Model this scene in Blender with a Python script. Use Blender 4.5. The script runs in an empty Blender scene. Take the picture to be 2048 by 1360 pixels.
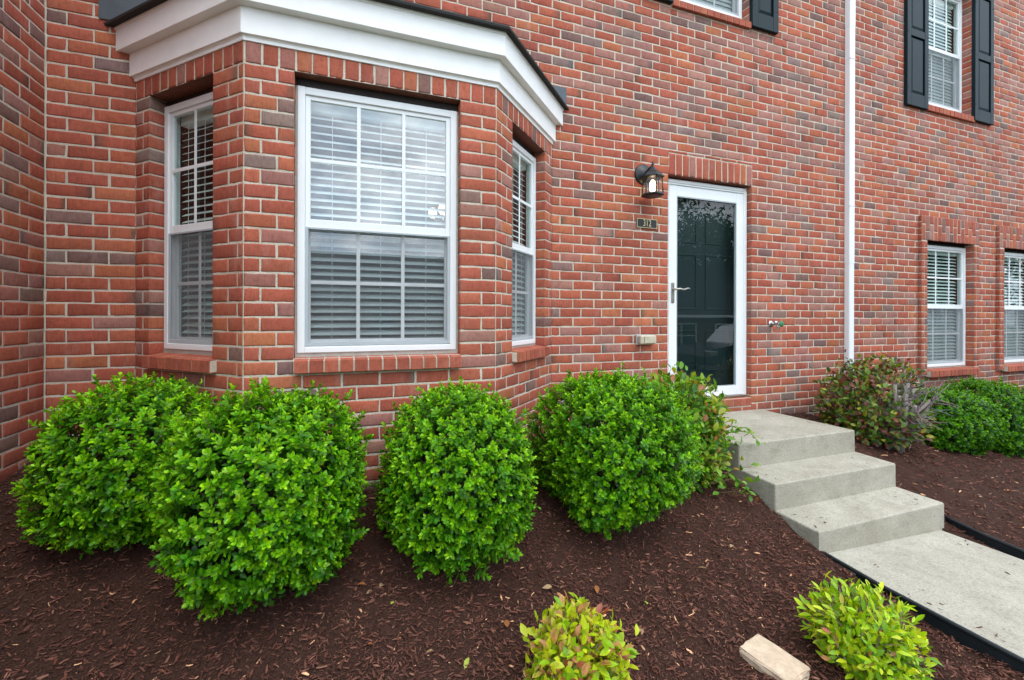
import bpy, bmesh, math, random
import numpy as np
from mathutils import Vector, Matrix

random.seed(7)
rng = np.random.default_rng(11)
SC = bpy.context.scene
COL = SC.collection
R = math.radians

# ------------------------------------------------------------------ helpers
class MB:
    """collects faces (with a colour per vertex) and links them as ONE mesh object"""
    def __init__(s):
        s.v = []; s.f = []; s.c = []; s.m = []; s.sm = []
    def add(s, vs, fs, col=(1, 1, 1), m=0, smooth=False):
        b = len(s.v)
        s.v.extend([tuple(map(float, p)) for p in vs])
        if isinstance(col, list): s.c.extend(col)
        else: s.c.extend([col] * len(vs))
        for f in fs:
            s.f.append([b + i for i in f]); s.m.append(m); s.sm.append(smooth)
    def box(s, a, b, col=(1, 1, 1), m=0, fr=None):
        x0, y0, z0 = a; x1, y1, z1 = b
        vs = [(x0, y0, z0), (x1, y0, z0), (x1, y1, z0), (x0, y1, z0), (x0, y0, z1), (x1, y0, z1), (x1, y1, z1), (x0, y1, z1)]
        if fr: vs = [fr(*p) for p in vs]
        s.add(vs, [(0, 3, 2, 1), (4, 5, 6, 7), (0, 1, 5, 4), (1, 2, 6, 5), (2, 3, 7, 6), (3, 0, 4, 7)], col, m)
    def bbox(s, a, b, bev=.004, col=(1, 1, 1), m=0, fr=None):
        """box with chamfered edges"""
        bm = bmesh.new()
        bmesh.ops.create_cube(bm, size=1)
        for v in bm.verts:
            v.co = Vector([(a[i] + b[i]) / 2 + v.co[i] * (b[i] - a[i]) for i in range(3)])
        bmesh.ops.bevel(bm, geom=list(bm.edges), offset=bev, segments=2, affect='EDGES', profile=.5)
        bm.verts.index_update()
        vs = [tuple(v.co) for v in bm.verts]
        if fr: vs = [fr(*p) for p in vs]
        s.add(vs, [[v.index for v in f.verts] for f in bm.faces], col, m)
        bm.free()
    def tube(s, pts, rad, n=8, col=(1, 1, 1), m=0, cap=True):
        pts = [Vector(p) for p in pts]
        if not hasattr(rad, '__len__'): rad = [rad] * len(pts)
        rings = []; prev = None
        for i, p in enumerate(pts):
            d = (pts[min(i + 1, len(pts) - 1)] - pts[max(i - 1, 0)]).normalized()
            if prev is None:
                a = d.orthogonal().normalized()
            else:
                a = (prev - d * prev.dot(d)).normalized()
            prev = a; b = d.cross(a)
            rings.append([p + (a * math.cos(t) + b * math.sin(t)) * rad[i] for t in [2 * math.pi * k / n for k in range(n)]])
        vs = [v for r in rings for v in r]; fs = []
        for i in range(len(rings) - 1):
            for k in range(n):
                fs.append((i * n + k, i * n + (k + 1) % n, (i + 1) * n + (k + 1) % n, (i + 1) * n + k))
        if cap:
            fs.append(tuple(range(n))[::-1]); fs.append(tuple((len(rings) - 1) * n + k for k in range(n)))
        s.add(vs, fs, col, m, True)
    def lathe(s, prof, c, ax=(0, 0, 1), n=20, col=(1, 1, 1), m=0, smooth=True, ph=0):
        ax = Vector(ax).normalized(); a = ax.orthogonal().normalized(); b = ax.cross(a); c = Vector(c)
        vs = []; fs = []
        for r, h in prof:
            for k in range(n):
                t = 2 * math.pi * k / n + ph
                vs.append(c + ax * h + (a * math.cos(t) + b * math.sin(t)) * r)
        for i in range(len(prof) - 1):
            for k in range(n):
                fs.append((i * n + k, i * n + (k + 1) % n, (i + 1) * n + (k + 1) % n, (i + 1) * n + k))
        fs.append(tuple(range(n))[::-1]); fs.append(tuple((len(prof) - 1) * n + k for k in range(n)))
        s.add(vs, fs, col, m, smooth)
    def build(s, name, mats, parent=None, org=(0, 0, 0)):
        if not isinstance(mats, (list, tuple)): mats = [mats]
        me = bpy.data.meshes.new(name)
        off = Vector(org)
        if parent is not None: off = world_loc(parent)
        me.from_pydata([tuple(Vector(p) - off) for p in s.v], [], s.f)
        for m in mats: me.materials.append(m)
        me.polygons.foreach_set('material_index', s.m)
        me.polygons.foreach_set('use_smooth', s.sm)
        at = me.color_attributes.new('tint', 'FLOAT_COLOR', 'POINT')
        arr = np.ones((len(s.v), 4), dtype=np.float32); arr[:, :3] = np.array(s.c, dtype=np.float32).reshape(-1, 3)
        at.data.foreach_set('color', arr.ravel())
        me.update()
        return link(name, me, parent, org)

def np_mesh(name, V, F4, C, mats, parent=None, org=(0, 0, 0), smooth=True, mi=None):
    """numpy mesh: V (n,3), F4 list of arrays (k,3) or (k,4), C (n,3)"""
    me = bpy.data.meshes.new(name)
    off = np.array(world_loc(parent) if parent is not None else org)
    V = np.asarray(V, dtype=np.float32) - off.astype(np.float32)
    me.vertices.add(len(V)); me.vertices.foreach_set('co', V.ravel())
    loops = np.concatenate([f.ravel() for f in F4]).astype(np.int32)
    tot = np.concatenate([np.full(len(f), f.shape[1]) for f in F4]).astype(np.int32)
    st = np.concatenate([[0], np.cumsum(tot)[:-1]]).astype(np.int32)
    me.loops.add(len(loops)); me.loops.foreach_set('vertex_index', loops)
    me.polygons.add(len(tot)); me.polygons.foreach_set('loop_start', st); me.polygons.foreach_set('loop_total', tot)
    me.polygons.foreach_set('use_smooth', np.full(len(tot), smooth))
    if not isinstance(mats, (list, tuple)): mats = [mats]
    for m in mats: me.materials.append(m)
    if mi is not None: me.polygons.foreach_set('material_index', mi)
    me.update(calc_edges=True)
    at = me.color_attributes.new('tint', 'FLOAT_COLOR', 'POINT')
    arr = np.ones((len(V), 4), dtype=np.float32); arr[:, :3] = C
    at.data.foreach_set('color', arr.ravel())
    return link(name, me, parent, org)

def world_loc(o):
    p = Vector((0, 0, 0))
    while o is not None:
        p = p + o.location; o = o.parent
    return p

def link(name, me, parent=None, org=(0, 0, 0)):
    o = bpy.data.objects.new(name, me); COL.objects.link(o)
    if parent is not None: o.parent = parent
    else: o.location = org
    return o

def tag(o, label=None, cat=None, group=None, kind=None):
    if label: o['label'] = label
    if cat: o['category'] = cat
    if group: o['group'] = group
    if kind: o['kind'] = kind
    return o

def empty(name, loc, label, cat, group=None):
    o = bpy.data.objects.new(name, None); COL.objects.link(o); o.location = loc
    o.empty_display_size = .1
    return tag(o, label, cat, group)

# ------------------------------------------------------------------ materials
def mat(name):
    m = bpy.data.materials.new(name); m.use_nodes = True
    nt = m.node_tree; nt.nodes.clear()
    out = nt.nodes.new('ShaderNodeOutputMaterial')
    return m, nt, out
def N(nt, t, **k):
    n = nt.nodes.new('ShaderNode' + t)
    for a, b in k.items():
        if a.startswith('i_'):
            key = a[2:]
            n.inputs[int(key) if key.isdigit() else key].default_value = b
        else: setattr(n, a, b)
    return n
def ramp(nt, fac, stops):
    r = nt.nodes.new('ShaderNodeValToRGB')
    e = r.color_ramp.elements
    while len(e) < len(stops): e.new(.5)
    for el, (p, c) in zip(e, stops):
        el.position = p; el.color = (*c, 1) if len(c) == 3 else c
    nt.links.new(fac, r.inputs[0]); return r
def noise(nt, scale, detail=4, rough=.6, vec=None, dist=0):
    n = N(nt, 'TexNoise'); n.inputs['Scale'].default_value = scale; n.inputs['Detail'].default_value = detail
    n.inputs['Roughness'].default_value = rough; n.inputs['Distortion'].default_value = dist
    if vec is not None: nt.links.new(vec, n.inputs['Vector'])
    return n
def objco(nt, scale=None):
    t = N(nt, 'TexCoord')
    if scale is None: return t.outputs['Object']
    mp = N(nt, 'Mapping'); mp.inputs['Scale'].default_value = scale
    nt.links.new(t.outputs['Object'], mp.inputs['Vector']); return mp.outputs[0]
def mixc(nt, fac, a, b, mode='MIX'):
    m = N(nt, 'Mix', data_type='RGBA', blend_type=mode)
    if isinstance(fac, (int, float)): m.inputs[0].default_value = fac
    else: nt.links.new(fac, m.inputs[0])
    for i, x in ((6, a), (7, b)):
        if isinstance(x, tuple): m.inputs[i].default_value = (*x, 1) if len(x) == 3 else x
        else: nt.links.new(x, m.inputs[i])
    return m.outputs[2]

def m_plain(name, col, rough=.5, metal=0., var=.06, scale=6., bump=.0, bscale=60., spec=.5):
    m, nt, out = mat(name)
    p = N(nt, 'BsdfPrincipled'); co = objco(nt)
    n1 = noise(nt, scale, 5, .65, co)
    lo = tuple(c * (1 - var) for c in col); hi = tuple(min(1, c * (1 + var)) for c in col)
    r = ramp(nt, n1.outputs[0], [(.3, lo), (.7, hi)])
    nt.links.new(r.outputs[0], p.inputs['Base Color'])
    p.inputs['Roughness'].default_value = rough; p.inputs['Metallic'].default_value = metal
    p.inputs['Specular IOR Level'].default_value = spec
    if bump:
        n2 = noise(nt, bscale, 4, .6, co); b = N(nt, 'Bump'); b.inputs['Strength'].default_value = bump
        b.inputs['Distance'].default_value = .004
        nt.links.new(n2.outputs[0], b.inputs['Height']); nt.links.new(b.outputs[0], p.inputs['Normal'])
    nt.links.new(p.outputs[0], out.inputs[0]); return m

def m_brick():
    m, nt, out = mat('brick')
    p = N(nt, 'BsdfPrincipled'); at = N(nt, 'Attribute', attribute_name='tint')
    co = objco(nt)
    n1 = noise(nt, 38, 5, .7, co)
    r1 = ramp(nt, n1.outputs[0], [(.28, (.72, .72, .74)), (.5, (1, 1, 1)), (.75, (1.16, 1.13, 1.1))])
    c = mixc(nt, 1., at.outputs[0], r1.outputs[0], 'MULTIPLY')
    n2 = noise(nt, 300, 2, .5, co)                       # sand specks
    r2 = ramp(nt, n2.outputs[0], [(.66, (0, 0, 0)), (.74, (1, 1, 1))])
    c = mixc(nt, mul(nt, r2.outputs[0], .16), c, (.62, .52, .46))
    r3 = ramp(nt, n2.outputs[0], [(.27, (1, 1, 1)), (.34, (0, 0, 0))])
    c = mixc(nt, mul(nt, r3.outputs[0], .40), c, (.09, .05, .045))
    n4 = noise(nt, 7, 6, .7, objco(nt, (1, 1, .35)))       # pale bloom
    r4 = ramp(nt, n4.outputs[0], [(.56, (0, 0, 0)), (.78, (1, 1, 1))])
    c = mixc(nt, mul(nt, r4.outputs[0], .30), c, (.50, .40, .36))
    n6 = noise(nt, 1, 3, .6, objco(nt, (210, 210, 16))); r6 = ramp(nt, n6.outputs[0], [(.3, (.80, .79, .79)), (.55, (1, 1, 1)), (.75, (1.08, 1.07, 1.06))])
    c = mixc(nt, 1., c, r6.outputs[0], 'MULTIPLY')
    sep = N(nt, 'SeparateXYZ'); nt.links.new(objco(nt), sep.inputs[0])
    zr = N(nt, 'MapRange'); nt.links.new(sep.outputs[2], zr.inputs[0]); zr.inputs[1].default_value = -.1; zr.inputs[2].default_value = .55; zr.inputs[3].default_value = 1.; zr.inputs[4].default_value = 0.
    n8 = noise(nt, 9, 6, .75, co); r8 = ramp(nt, n8.outputs[0], [(.35, (0, 0, 0)), (.65, (1, 1, 1))])
    dm = N(nt, 'Math', operation='MULTIPLY'); nt.links.new(zr.outputs[0], dm.inputs[0]); nt.links.new(r8.outputs[0], dm.inputs[1])
    c = mixc(nt, mul(nt, dm.outputs[0], .55), c, (.11, .065, .05))
    n9 = noise(nt, 3.2, 6, .8, objco(nt, (1, 1, .5)), 1.); r9 = ramp(nt, n9.outputs[0], [(.64, (0, 0, 0)), (.74, (1, 1, 1))])
    c = mixc(nt, mul(nt, r9.outputs[0], .22), c, (.62, .55, .50))
    n7 = noise(nt, 1.1, 6, .7, objco(nt, (1, 1, .6)), .5); r7 = ramp(nt, n7.outputs[0], [(.3, (.84, .83, .83)), (.6, (1.04, 1.04, 1.04))])
    c = mixc(nt, 1., c, r7.outputs[0], 'MULTIPLY')
    nt.links.new(c, p.inputs['Base Color']); p.inputs['Roughness'].default_value = .85
    p.inputs['Specular IOR Level'].default_value = .25
    n3 = noise(nt, 160, 5, .7, co); b = N(nt, 'Bump'); b.inputs['Strength'].default_value = .55; b.inputs['Distance'].default_value = .002
    nt.links.new(n3.outputs[0], b.inputs['Height']); nt.links.new(b.outputs[0], p.inputs['Normal'])
    nt.links.new(p.outputs[0], out.inputs[0]); return m
def mul(nt, s, k):
    n = N(nt, 'Math', operation='MULTIPLY'); nt.links.new(s, n.inputs[0]); n.inputs[1].default_value = k; return n.outputs[0]
def m_mortar():
    m, nt, out = mat('mortar')
    p = N(nt, 'BsdfPrincipled'); co = objco(nt)
    n1 = noise(nt, 5, 6, .7, co); r = ramp(nt, n1.outputs[0], [(.3, (.50, .44, .35)), (.7, (.70, .63, .525))])
    n2 = noise(nt, 190, 3, .6, co); r2 = ramp(nt, n2.outputs[0], [(.3, (.70, .70, .70)), (.6, (1.08, 1.08, 1.08))])
    nt.links.new(mixc(nt, 1., r.outputs[0], r2.outputs[0], 'MULTIPLY'), p.inputs['Base Color'])
    p.inputs['Roughness'].default_value = .92; p.inputs['Specular IOR Level'].default_value = .2
    b = N(nt, 'Bump'); b.inputs['Strength'].default_value = .8; b.inputs['Distance'].default_value = .004
    n3 = noise(nt, 70, 5, .7, co); nt.links.new(n3.outputs[0], b.inputs['Height']); nt.links.new(b.outputs[0], p.inputs['Normal'])
    nt.links.new(p.outputs[0], out.inputs[0]); return m
def m_leaf(name, rough=.32, trans=.3, spec=.5):
    m, nt, out = mat(name)
    at = N(nt, 'Attribute', attribute_name='tint'); co = objco(nt)
    n1 = noise(nt, 45, 3, .6, co); r1 = ramp(nt, n1.outputs[0], [(.3, (.82, .86, .8)), (.7, (1.15, 1.1, 1.1))])
    c = mixc(nt, 1., at.outputs[0], r1.outputs[0], 'MULTIPLY')
    p = N(nt, 'BsdfPrincipled'); nt.links.new(c, p.inputs['Base Color']); p.inputs['Roughness'].default_value = rough
    p.inputs['Specular IOR Level'].default_value = spec
    t = N(nt, 'BsdfTranslucent'); nt.links.new(mixc(nt, 1., c, (1.25, 1.1, .6), 'MULTIPLY'), t.inputs[0])
    mx = N(nt, 'MixShader'); mx.inputs[0].default_value = trans
    nt.links.new(p.outputs[0], mx.inputs[1]); nt.links.new(t.outputs[0], mx.inputs[2])
    nt.links.new(mx.outputs[0], out.inputs[0]); return m
def m_tint(name, rough=.8, spec=.3, bump=.3, bscale=200):
    m, nt, out = mat(name)
    at = N(nt, 'Attribute', attribute_name='tint'); co = objco(nt)
    n1 = noise(nt, 90, 4, .65, co); r1 = ramp(nt, n1.outputs[0], [(.3, (.72, .72, .72)), (.7, (1.22, 1.22, 1.22))])
    c = mixc(nt, 1., at.outputs[0], r1.outputs[0], 'MULTIPLY')
    p = N(nt, 'BsdfPrincipled'); nt.links.new(c, p.inputs['Base Color']); p.inputs['Roughness'].default_value = rough
    p.inputs['Specular IOR Level'].default_value = spec
    if bump:
        b = N(nt, 'Bump'); b.inputs['Strength'].default_value = bump; b.inputs['Distance'].default_value = .002
        n3 = noise(nt, bscale, 3, .6, co); nt.links.new(n3.outputs[0], b.inputs['Height']); nt.links.new(b.outputs[0], p.inputs['Normal'])
    nt.links.new(p.outputs[0], out.inputs[0]); return m
def m_glass(name, tint=(.93, .97, .96), k=1.9):
    m, nt, out = mat(name)
    lw = N(nt, 'LayerWeight'); lw.inputs['Blend'].default_value = .5       # Schlick, the same from both sides
    pw = N(nt, 'Math', operation='POWER'); nt.links.new(lw.outputs['Facing'], pw.inputs[0]); pw.inputs[1].default_value = 5
    mm = N(nt, 'Math', operation='MULTIPLY_ADD', use_clamp=True); nt.links.new(pw.outputs[0], mm.inputs[0]); mm.inputs[1].default_value = .9; mm.inputs[2].default_value = .04 * k
    t = N(nt, 'BsdfTransparent'); t.inputs[0].default_value = (*tint, 1)
    g = N(nt, 'BsdfGlossy'); g.inputs['Roughness'].default_value = 0.0
    mx = N(nt, 'MixShader'); nt.links.new(mm.outputs[0], mx.inputs[0])
    nt.links.new(t.outputs[0], mx.inputs[1]); nt.links.new(g.outputs[0], mx.inputs[2])
    nt.links.new(mx.outputs[0], out.inputs[0]); return m
def m_screen():
    m, nt, out = mat('insect_screen')
    t = N(nt, 'BsdfTransparent'); d = N(nt, 'BsdfPrincipled'); d.inputs['Base Color'].default_value = (.20, .225, .24, 1); d.inputs['Roughness'].default_value = .7
    co = objco(nt); n = noise(nt, 4, 5, .7, co); r = ramp(nt, n.outputs[0], [(.3, (.16, .16, .16)), (.75, (.32, .32, .32))])
    lw = N(nt, 'LayerWeight'); lw.inputs['Blend'].default_value = .5
    ad = N(nt, 'Math', operation='MULTIPLY_ADD', use_clamp=True); nt.links.new(lw.outputs['Facing'], ad.inputs[0]); ad.inputs[1].default_value = .38; nt.links.new(r.outputs[0], ad.inputs[2])
    mx = N(nt, 'MixShader'); nt.links.new(ad.outputs[0], mx.inputs[0])
    nt.links.new(t.outputs[0], mx.inputs[1]); nt.links.new(d.outputs[0], mx.inputs[2]); nt.links.new(mx.outputs[0], out.inputs[0]); return m
def m_emit(name, col, st):
    m, nt, out = mat(name); e = N(nt, 'Emission'); e.inputs[0].default_value = (*col, 1); e.inputs[1].default_value = st
    nt.links.new(e.outputs[0], out.inputs[0]); return m
def m_concrete(name, lo, hi):
    m, nt, out = mat(name)
    p = N(nt, 'BsdfPrincipled'); co = objco(nt)
    n1 = noise(nt, 2.2, 7, .72, co, .4); r = ramp(nt, n1.outputs[0], [(.28, lo), (.72, hi)])
    n2 = noise(nt, 85, 6, .85, co); r2 = ramp(nt, n2.outputs[0], [(.30, (.50, .49, .46)), (.5, (1, 1, 1)), (.70, (1.30, 1.30, 1.27))])
    c = mixc(nt, 1., r.outputs[0], r2.outputs[0], 'MULTIPLY')
    n5 = noise(nt, 9, 5, .8, objco(nt, (1, 1, 2.2)), .6); r5 = ramp(nt, n5.outputs[0], [(.5, (0, 0, 0)), (.75, (1, 1, 1))])
    c = mixc(nt, mul(nt, r5.outputs[0], .55), c, (.20, .175, .135))
    v = N(nt, 'TexVoronoi'); v.inputs['Scale'].default_value = 34; nt.links.new(co, v.inputs['Vector'])
    rv = ramp(nt, v.outputs['Distance'], [(.03, (1, 1, 1)), (.07, (0, 0, 0))])
    c = mixc(nt, mul(nt, rv.outputs[0], .35), c, (.14, .13, .11))
    nt.links.new(c, p.inputs['Base Color']); p.inputs['Roughness'].default_value = .9; p.inputs['Specular IOR Level'].default_value = .25
    b = N(nt, 'Bump'); b.inputs['Strength'].default_value = .5; b.inputs['Distance'].default_value = .004
    n3 = noise(nt, 150, 5, .7, co); nt.links.new(n3.outputs[0], b.inputs['Height']); nt.links.new(b.outputs[0], p.inputs['Normal'])
    nt.links.new(p.outputs[0], out.inputs[0]); return m

M = {}
M['brick'] = m_brick(); M['mortar'] = m_mortar()
M['white'] = m_plain('white_vinyl', (.80, .82, .83), .38, 0, .03, 3)
M['trim'] = m_plain('white_painted_board', (.88, .88, .87), .5, 0, .05, 5, .15, 40)
M['grey'] = m_plain('screen_frame_grey', (.42, .46, .49), .45, 0, .05)
M['caulk'] = m_plain('caulk', (.46, .43, .37), .8, 0, .18, 20, .5, 80)
M['shutter'] = m_plain('shutter_paint', (.005, .015, .020), .5, 0, .12, 8, .15, 90, .2)
M['door'] = m_plain('door_paint', (.0042, .0135, .0145), .40, 0, .12, 5)
M['head_shade'] = m_plain('head_recess_shade', (.022, .014, .012), .7, 0, .3, 20)  # near-black brown standing in for the shade above window frames
M['shingle'] = m_plain('asphalt_shingle', (.028, .026, .026), .9, 0, .3, 60, .8, 120)
M['flash'] = m_plain('flashing_metal', (.075, .09, .105), .42, .3, .15, 12)
M['blackmetal'] = m_plain('black_metal', (.018, .02, .022), .4, .3, .2, 30, .2, 120)
M['nickel'] = m_plain('satin_nickel', (.48, .46, .40), .32, .9, .1, 20)
M['chrome'] = m_plain('chrome', (.62, .64, .66), .18, 1, .1, 20)
M['beige'] = m_plain('beige_plastic', (.52, .46, .34), .5, 0, .12, 15)
M['gold'] = m_plain('brass_lettering', (.62, .52, .30), .4, .5, .1, 30)
M['plate'] = m_plain('plaque_black', (.015, .016, .015), .5, 0, .2, 30)
M['glass'] = m_glass('window_glass', (.80, .89, .90), k=6.2); M['sideglass'] = m_glass('side_window_glass', (.76, .87, .85), k=2.2); M['lampglass'] = m_glass('lamp_glass', (.96, .96, .93), 1.2)
M['doorglass'] = m_glass('door_glass', (.80, .92, .92), 2.0)
M['screen'] = m_screen()
M['slat'] = m_plain('blind_slat', (.90, .90, .88), .5, 0, .03)
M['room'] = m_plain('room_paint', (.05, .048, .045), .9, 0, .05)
M['bulb'] = m_emit('lit_bulb', (1, .74, .40), 7); M['globe'] = m_emit('lit_globe', (1, .70, .42), 1.5)
M['concrete'] = m_concrete('step_concrete', (.29, .267, .21), (.46, .434, .36))
M['walk'] = m_concrete('walk_concrete', (.33, .305, .248), (.465, .44, .37))
M['edging'] = m_plain('black_plastic', (.010, .016, .020), .45, 0, .2, 30)
M['leaf'] = m_leaf('glossy_leaf', .34, .25, .27); M['leafy'] = m_leaf('soft_leaf', .42, .38); M['dry'] = m_leaf('dry_leaf', .7, .2, .2)
M['bark'] = m_tint('bark', .85, .2, .5, 90); M['chip'] = m_tint('wood_chip', .82, .25, .4, 240)
M['stone'] = m_plain('cream_stone', (.56, .43, .31), .9, 0, .18, 30, 1., 70)
M['green_plastic'] = m_plain('green_handle', (.02, .20, .08), .45)

# ------------------------------------------------------------------ brick laying
PITCH, COURSE, JOINT = .2106, .0813, .0112
zline = lambda k: 1.522 - (k - 6) * COURSE
RED = [(.425, .112, .064), (.395, .102, .062), (.44, .126, .070), (.37, .094, .058), (.41, .114, .068), (.45, .142, .070), (.40, .106, .066)]
MAUVE = [(.37, .165, .130), (.345, .155, .125), (.38, .18, .14), (.36, .145, .112)]
DARK = [(.24, .125, .105), (.26, .15, .125), (.20, .112, .098), (.25, .165, .145)]
def brick_colour(pm, pd):
    r = random.random()
    if r < pd: c = random.choice(DARK)
    elif r < pd + pm: c = random.choice(MAUVE)
    else: c = random.choice(RED)
    k = random.uniform(.90, 1.10)
    return tuple(x * k * random.uniform(.965, 1.035) for x in c)
def jit(a): return random.uniform(-a, a)

def brick(mb, fr, s0, s1, z0, z1, col, depth=.009, flash=None, t=0., j=.0021, rot=False):
    """one brick face standing proud of the mortar; fr(s, z, t) maps to 3-D"""
    ss = [0, .035 if s1 - s0 > .12 else .08, .34, .66, .965 if s1 - s0 > .12 else .92, 1]; zs = [0, .09, .91, 1]
    vs = []; cs = []
    tl = t + jit(.0016)
    for b, zz in enumerate(zs):
        for a, q in enumerate(ss):
            edge = a in (0, 5) or b in (0, 3)
            s_ = s0 + (s1 - s0) * q; z_ = z0 + (z1 - z0) * zz; t_ = tl + jit(.0005)
            if edge: s_ += jit(j); z_ += jit(j * 1.25); t_ -= .0017
            vs.append(fr(s_, z_, t_))
            c = col
            if flash and ((flash > 0 and a >= 4) or (flash < 0 and a <= 1)):
                c = tuple(x * y for x, y in zip(col, (.45, .72, .82)))
            cs.append(c)
    fs = []
    for b in range(3):
        for a in range(5):
            i = b * 6 + a; fs.append((i, i + 1, i + 7, i + 6))
    ring = [0, 1, 2, 3, 4, 5, 11, 17, 23, 22, 21, 20, 19, 18, 12, 6]
    n0 = len(vs)
    for i in ring:
        b, a = divmod(i, 6)
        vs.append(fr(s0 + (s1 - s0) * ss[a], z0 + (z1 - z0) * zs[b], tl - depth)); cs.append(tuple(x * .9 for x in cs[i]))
    for q in range(16):
        r = (q + 1) % 16
        fs.append((ring[q], n0 + q, n0 + r, ring[r]))
    mb.add(vs, fs, cs, 0, True)

def frame2(A, B):
    A = Vector((A[0], A[1])); B = Vector((B[0], B[1])); d = (B - A).normalized(); n = Vector((d.y, -d.x))   # outward
    def fr(s, z, t): 
        p = A + d * s + n * t
        return (p.x, p.y, z)
    return fr, (B - A).length

def lay(mb, fr, L, zb, zt, openings, phase, pm=.12, pd=.07, s_start=0., reveal=True, zones=None, corner=.004, depth=.006):
    """openings: list of (s0,s1,z0,z1,kind) left free of bricks; returns colours of the edge bricks"""
    edges = {}
    k0 = int(math.floor(6 + (1.522 - zt) / COURSE)) - 1; k1 = int(math.ceil(6 + (1.522 - zb) / COURSE)) + 1
    for k in range(k0, k1):
        ct, cb = zline(k), zline(k + 1)
        spans = [(s_start, L, max(cb, zb), min(ct, zt))]
        for o in openings:
            ns = []
            for a, c, y0, y1 in spans:
                if o[1] <= a or o[0] >= c or o[2] >= y1 - .010 or o[3] <= y0 + .010: ns.append((a, c, y0, y1)); continue
                if o[0] > a: ns.append((a, o[0], y0, y1))
                if o[1] < c: ns.append((o[1], c, y0, y1))
                if y1 - o[3] > .020: ns.append((max(a, o[0]), min(c, o[1]), o[3], y1))
                elif o[2] - y0 > .020: ns.append((max(a, o[0]), min(c, o[1]), y0, o[2]))
            spans = ns
        if True:
            for a, c, b0c, b1c in spans:
                if b1c - b0c < .022: continue
                mid = (b0c + b1c) / 2
                ph = phase + (0 if k % 2 == 0 else .38 * PITCH)
                j0 = ph + math.floor((a - ph) / PITCH) * PITCH
                js = [a]; x = j0 + PITCH
                while x < c - .001:
                    if x - a > .035 and c - x > .035: js.append(x)
                    x += PITCH
                js.append(c)
                for i, (p, q) in enumerate(zip(js[:-1], js[1:])):
                    ja = JOINT / 2 if i > 0 else (corner if a <= s_start + 1e-6 else 0.)
                    jb = JOINT / 2 if i < len(js) - 2 else (corner if c >= L - 1e-6 else 0.)
                    ja += jit(.0016) if i > 0 else 0; jb += jit(.0016) if i < len(js) - 2 else 0
                    z0, z1 = b0c + JOINT / 2 + jit(.0013), b1c - JOINT / 2 + jit(.0013)
                    m_, d_ = (pm, pd) if zones is None else zones((p + q) / 2, mid)
                    col = brick_colour(m_, d_)
                    fl = random.choice((1, -1)) if random.random() < .10 else None
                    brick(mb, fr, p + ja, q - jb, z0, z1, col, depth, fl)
                    if i == 0 and a > s_start + 1e-6: edges[(round(a, 3), 'R', k)] = (col, z0, z1)
                    if i == len(js) - 2 and c < L - 1e-6: edges[(round(c, 3), 'L', k)] = (col, z0, z1)
    return edges

def mortar(mb, fr, L, zb, zt, holes, t=-.0030, s_start=0.):
    ss = sorted(set([s_start, L] + [min(max(h[i], s_start), L) for h in holes for i in (0, 1)]))
    zs = sorted(set([zb, zt] + [min(max(h[i], zb), zt) for h in holes for i in (2, 3)]))
    for a, b in zip(ss[:-1], ss[1:]):
        for c, d in zip(zs[:-1], zs[1:]):
            ms, mz = (a + b) / 2, (c + d) / 2
            if any(h[0] < ms < h[1] and h[2] < mz < h[3] for h in holes): continue
            mb.add([fr(a, c, t), fr(b, c, t), fr(b, d, t), fr(a, d, t)], [(0, 1, 2, 3)], (1, 1, 1), 1)

def reveals(mb, fr, o, edges, depth):
    """brick jambs and a plain head for an opening o=(s0,s1,z0,z1)"""
    s0, s1, z0, z1 = o[:4]
    for side, s, key in (('L', s0, (round(s0, 3), 'L')), ('R', s1, (round(s1, 3), 'R'))):
        sg = 1 if side == 'L' else -1
        def f2(u, z, t, s=s, sg=sg): return fr(s + sg * t, z, -u) if sg > 0 else fr(s - t, z, -(depth - u))
        mb.add([f2(0, z0, -.004), f2(depth, z0, -.004), f2(depth, z1, -.004), f2(0, z1, -.004)], [(0, 1, 2, 3)], (1, 1, 1), 1)
        for (a, b, k), (col, y0, y1) in edges.items():
            if (a, b) == key and y0 < z1 and y1 > z0:
                brick(mb, f2, 0.0, depth, max(y0, z0), min(y1, z1), col, .006, j=.0008)
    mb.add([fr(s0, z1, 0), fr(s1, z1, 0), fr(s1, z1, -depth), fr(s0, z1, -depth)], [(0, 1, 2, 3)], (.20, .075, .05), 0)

def soldiers(mb, fr, s0, s1, z0, z1, pitch, pm=.15, pd=.05, t=0., rows=1, under=.10):
    n = max(1, round((s1 - s0) / pitch)); w = (s1 - s0) / n
    for i in range(n):
        a, b = s0 + i * w + JOINT * .45 + jit(.001), s0 + (i + 1) * w - JOINT * .45 + jit(.001)
        if rows == 1:
            segs = [(z0 + jit(.0015), z1 - JOINT / 2)]
        else:
            m_ = z0 + (z1 - z0) * (.36 if i % 2 else .64)
            segs = [(z0, m_ - JOINT / 2), (m_ + JOINT / 2, z1 - JOINT / 2)]
        for p, q in segs:
            col = brick_colour(pm, pd)
            brick(mb, fr, a, b, p, q, col, .006, None, t)
            if under and p == segs[0][0]:      # under-side of the soldier
                mb.add([fr(a, p, t - .004), fr(b, p, t - .004), fr(b, p, -under), fr(a, p, -under)], [(0, 1, 2, 3)], tuple(x * .7 for x in col), 0)

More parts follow.
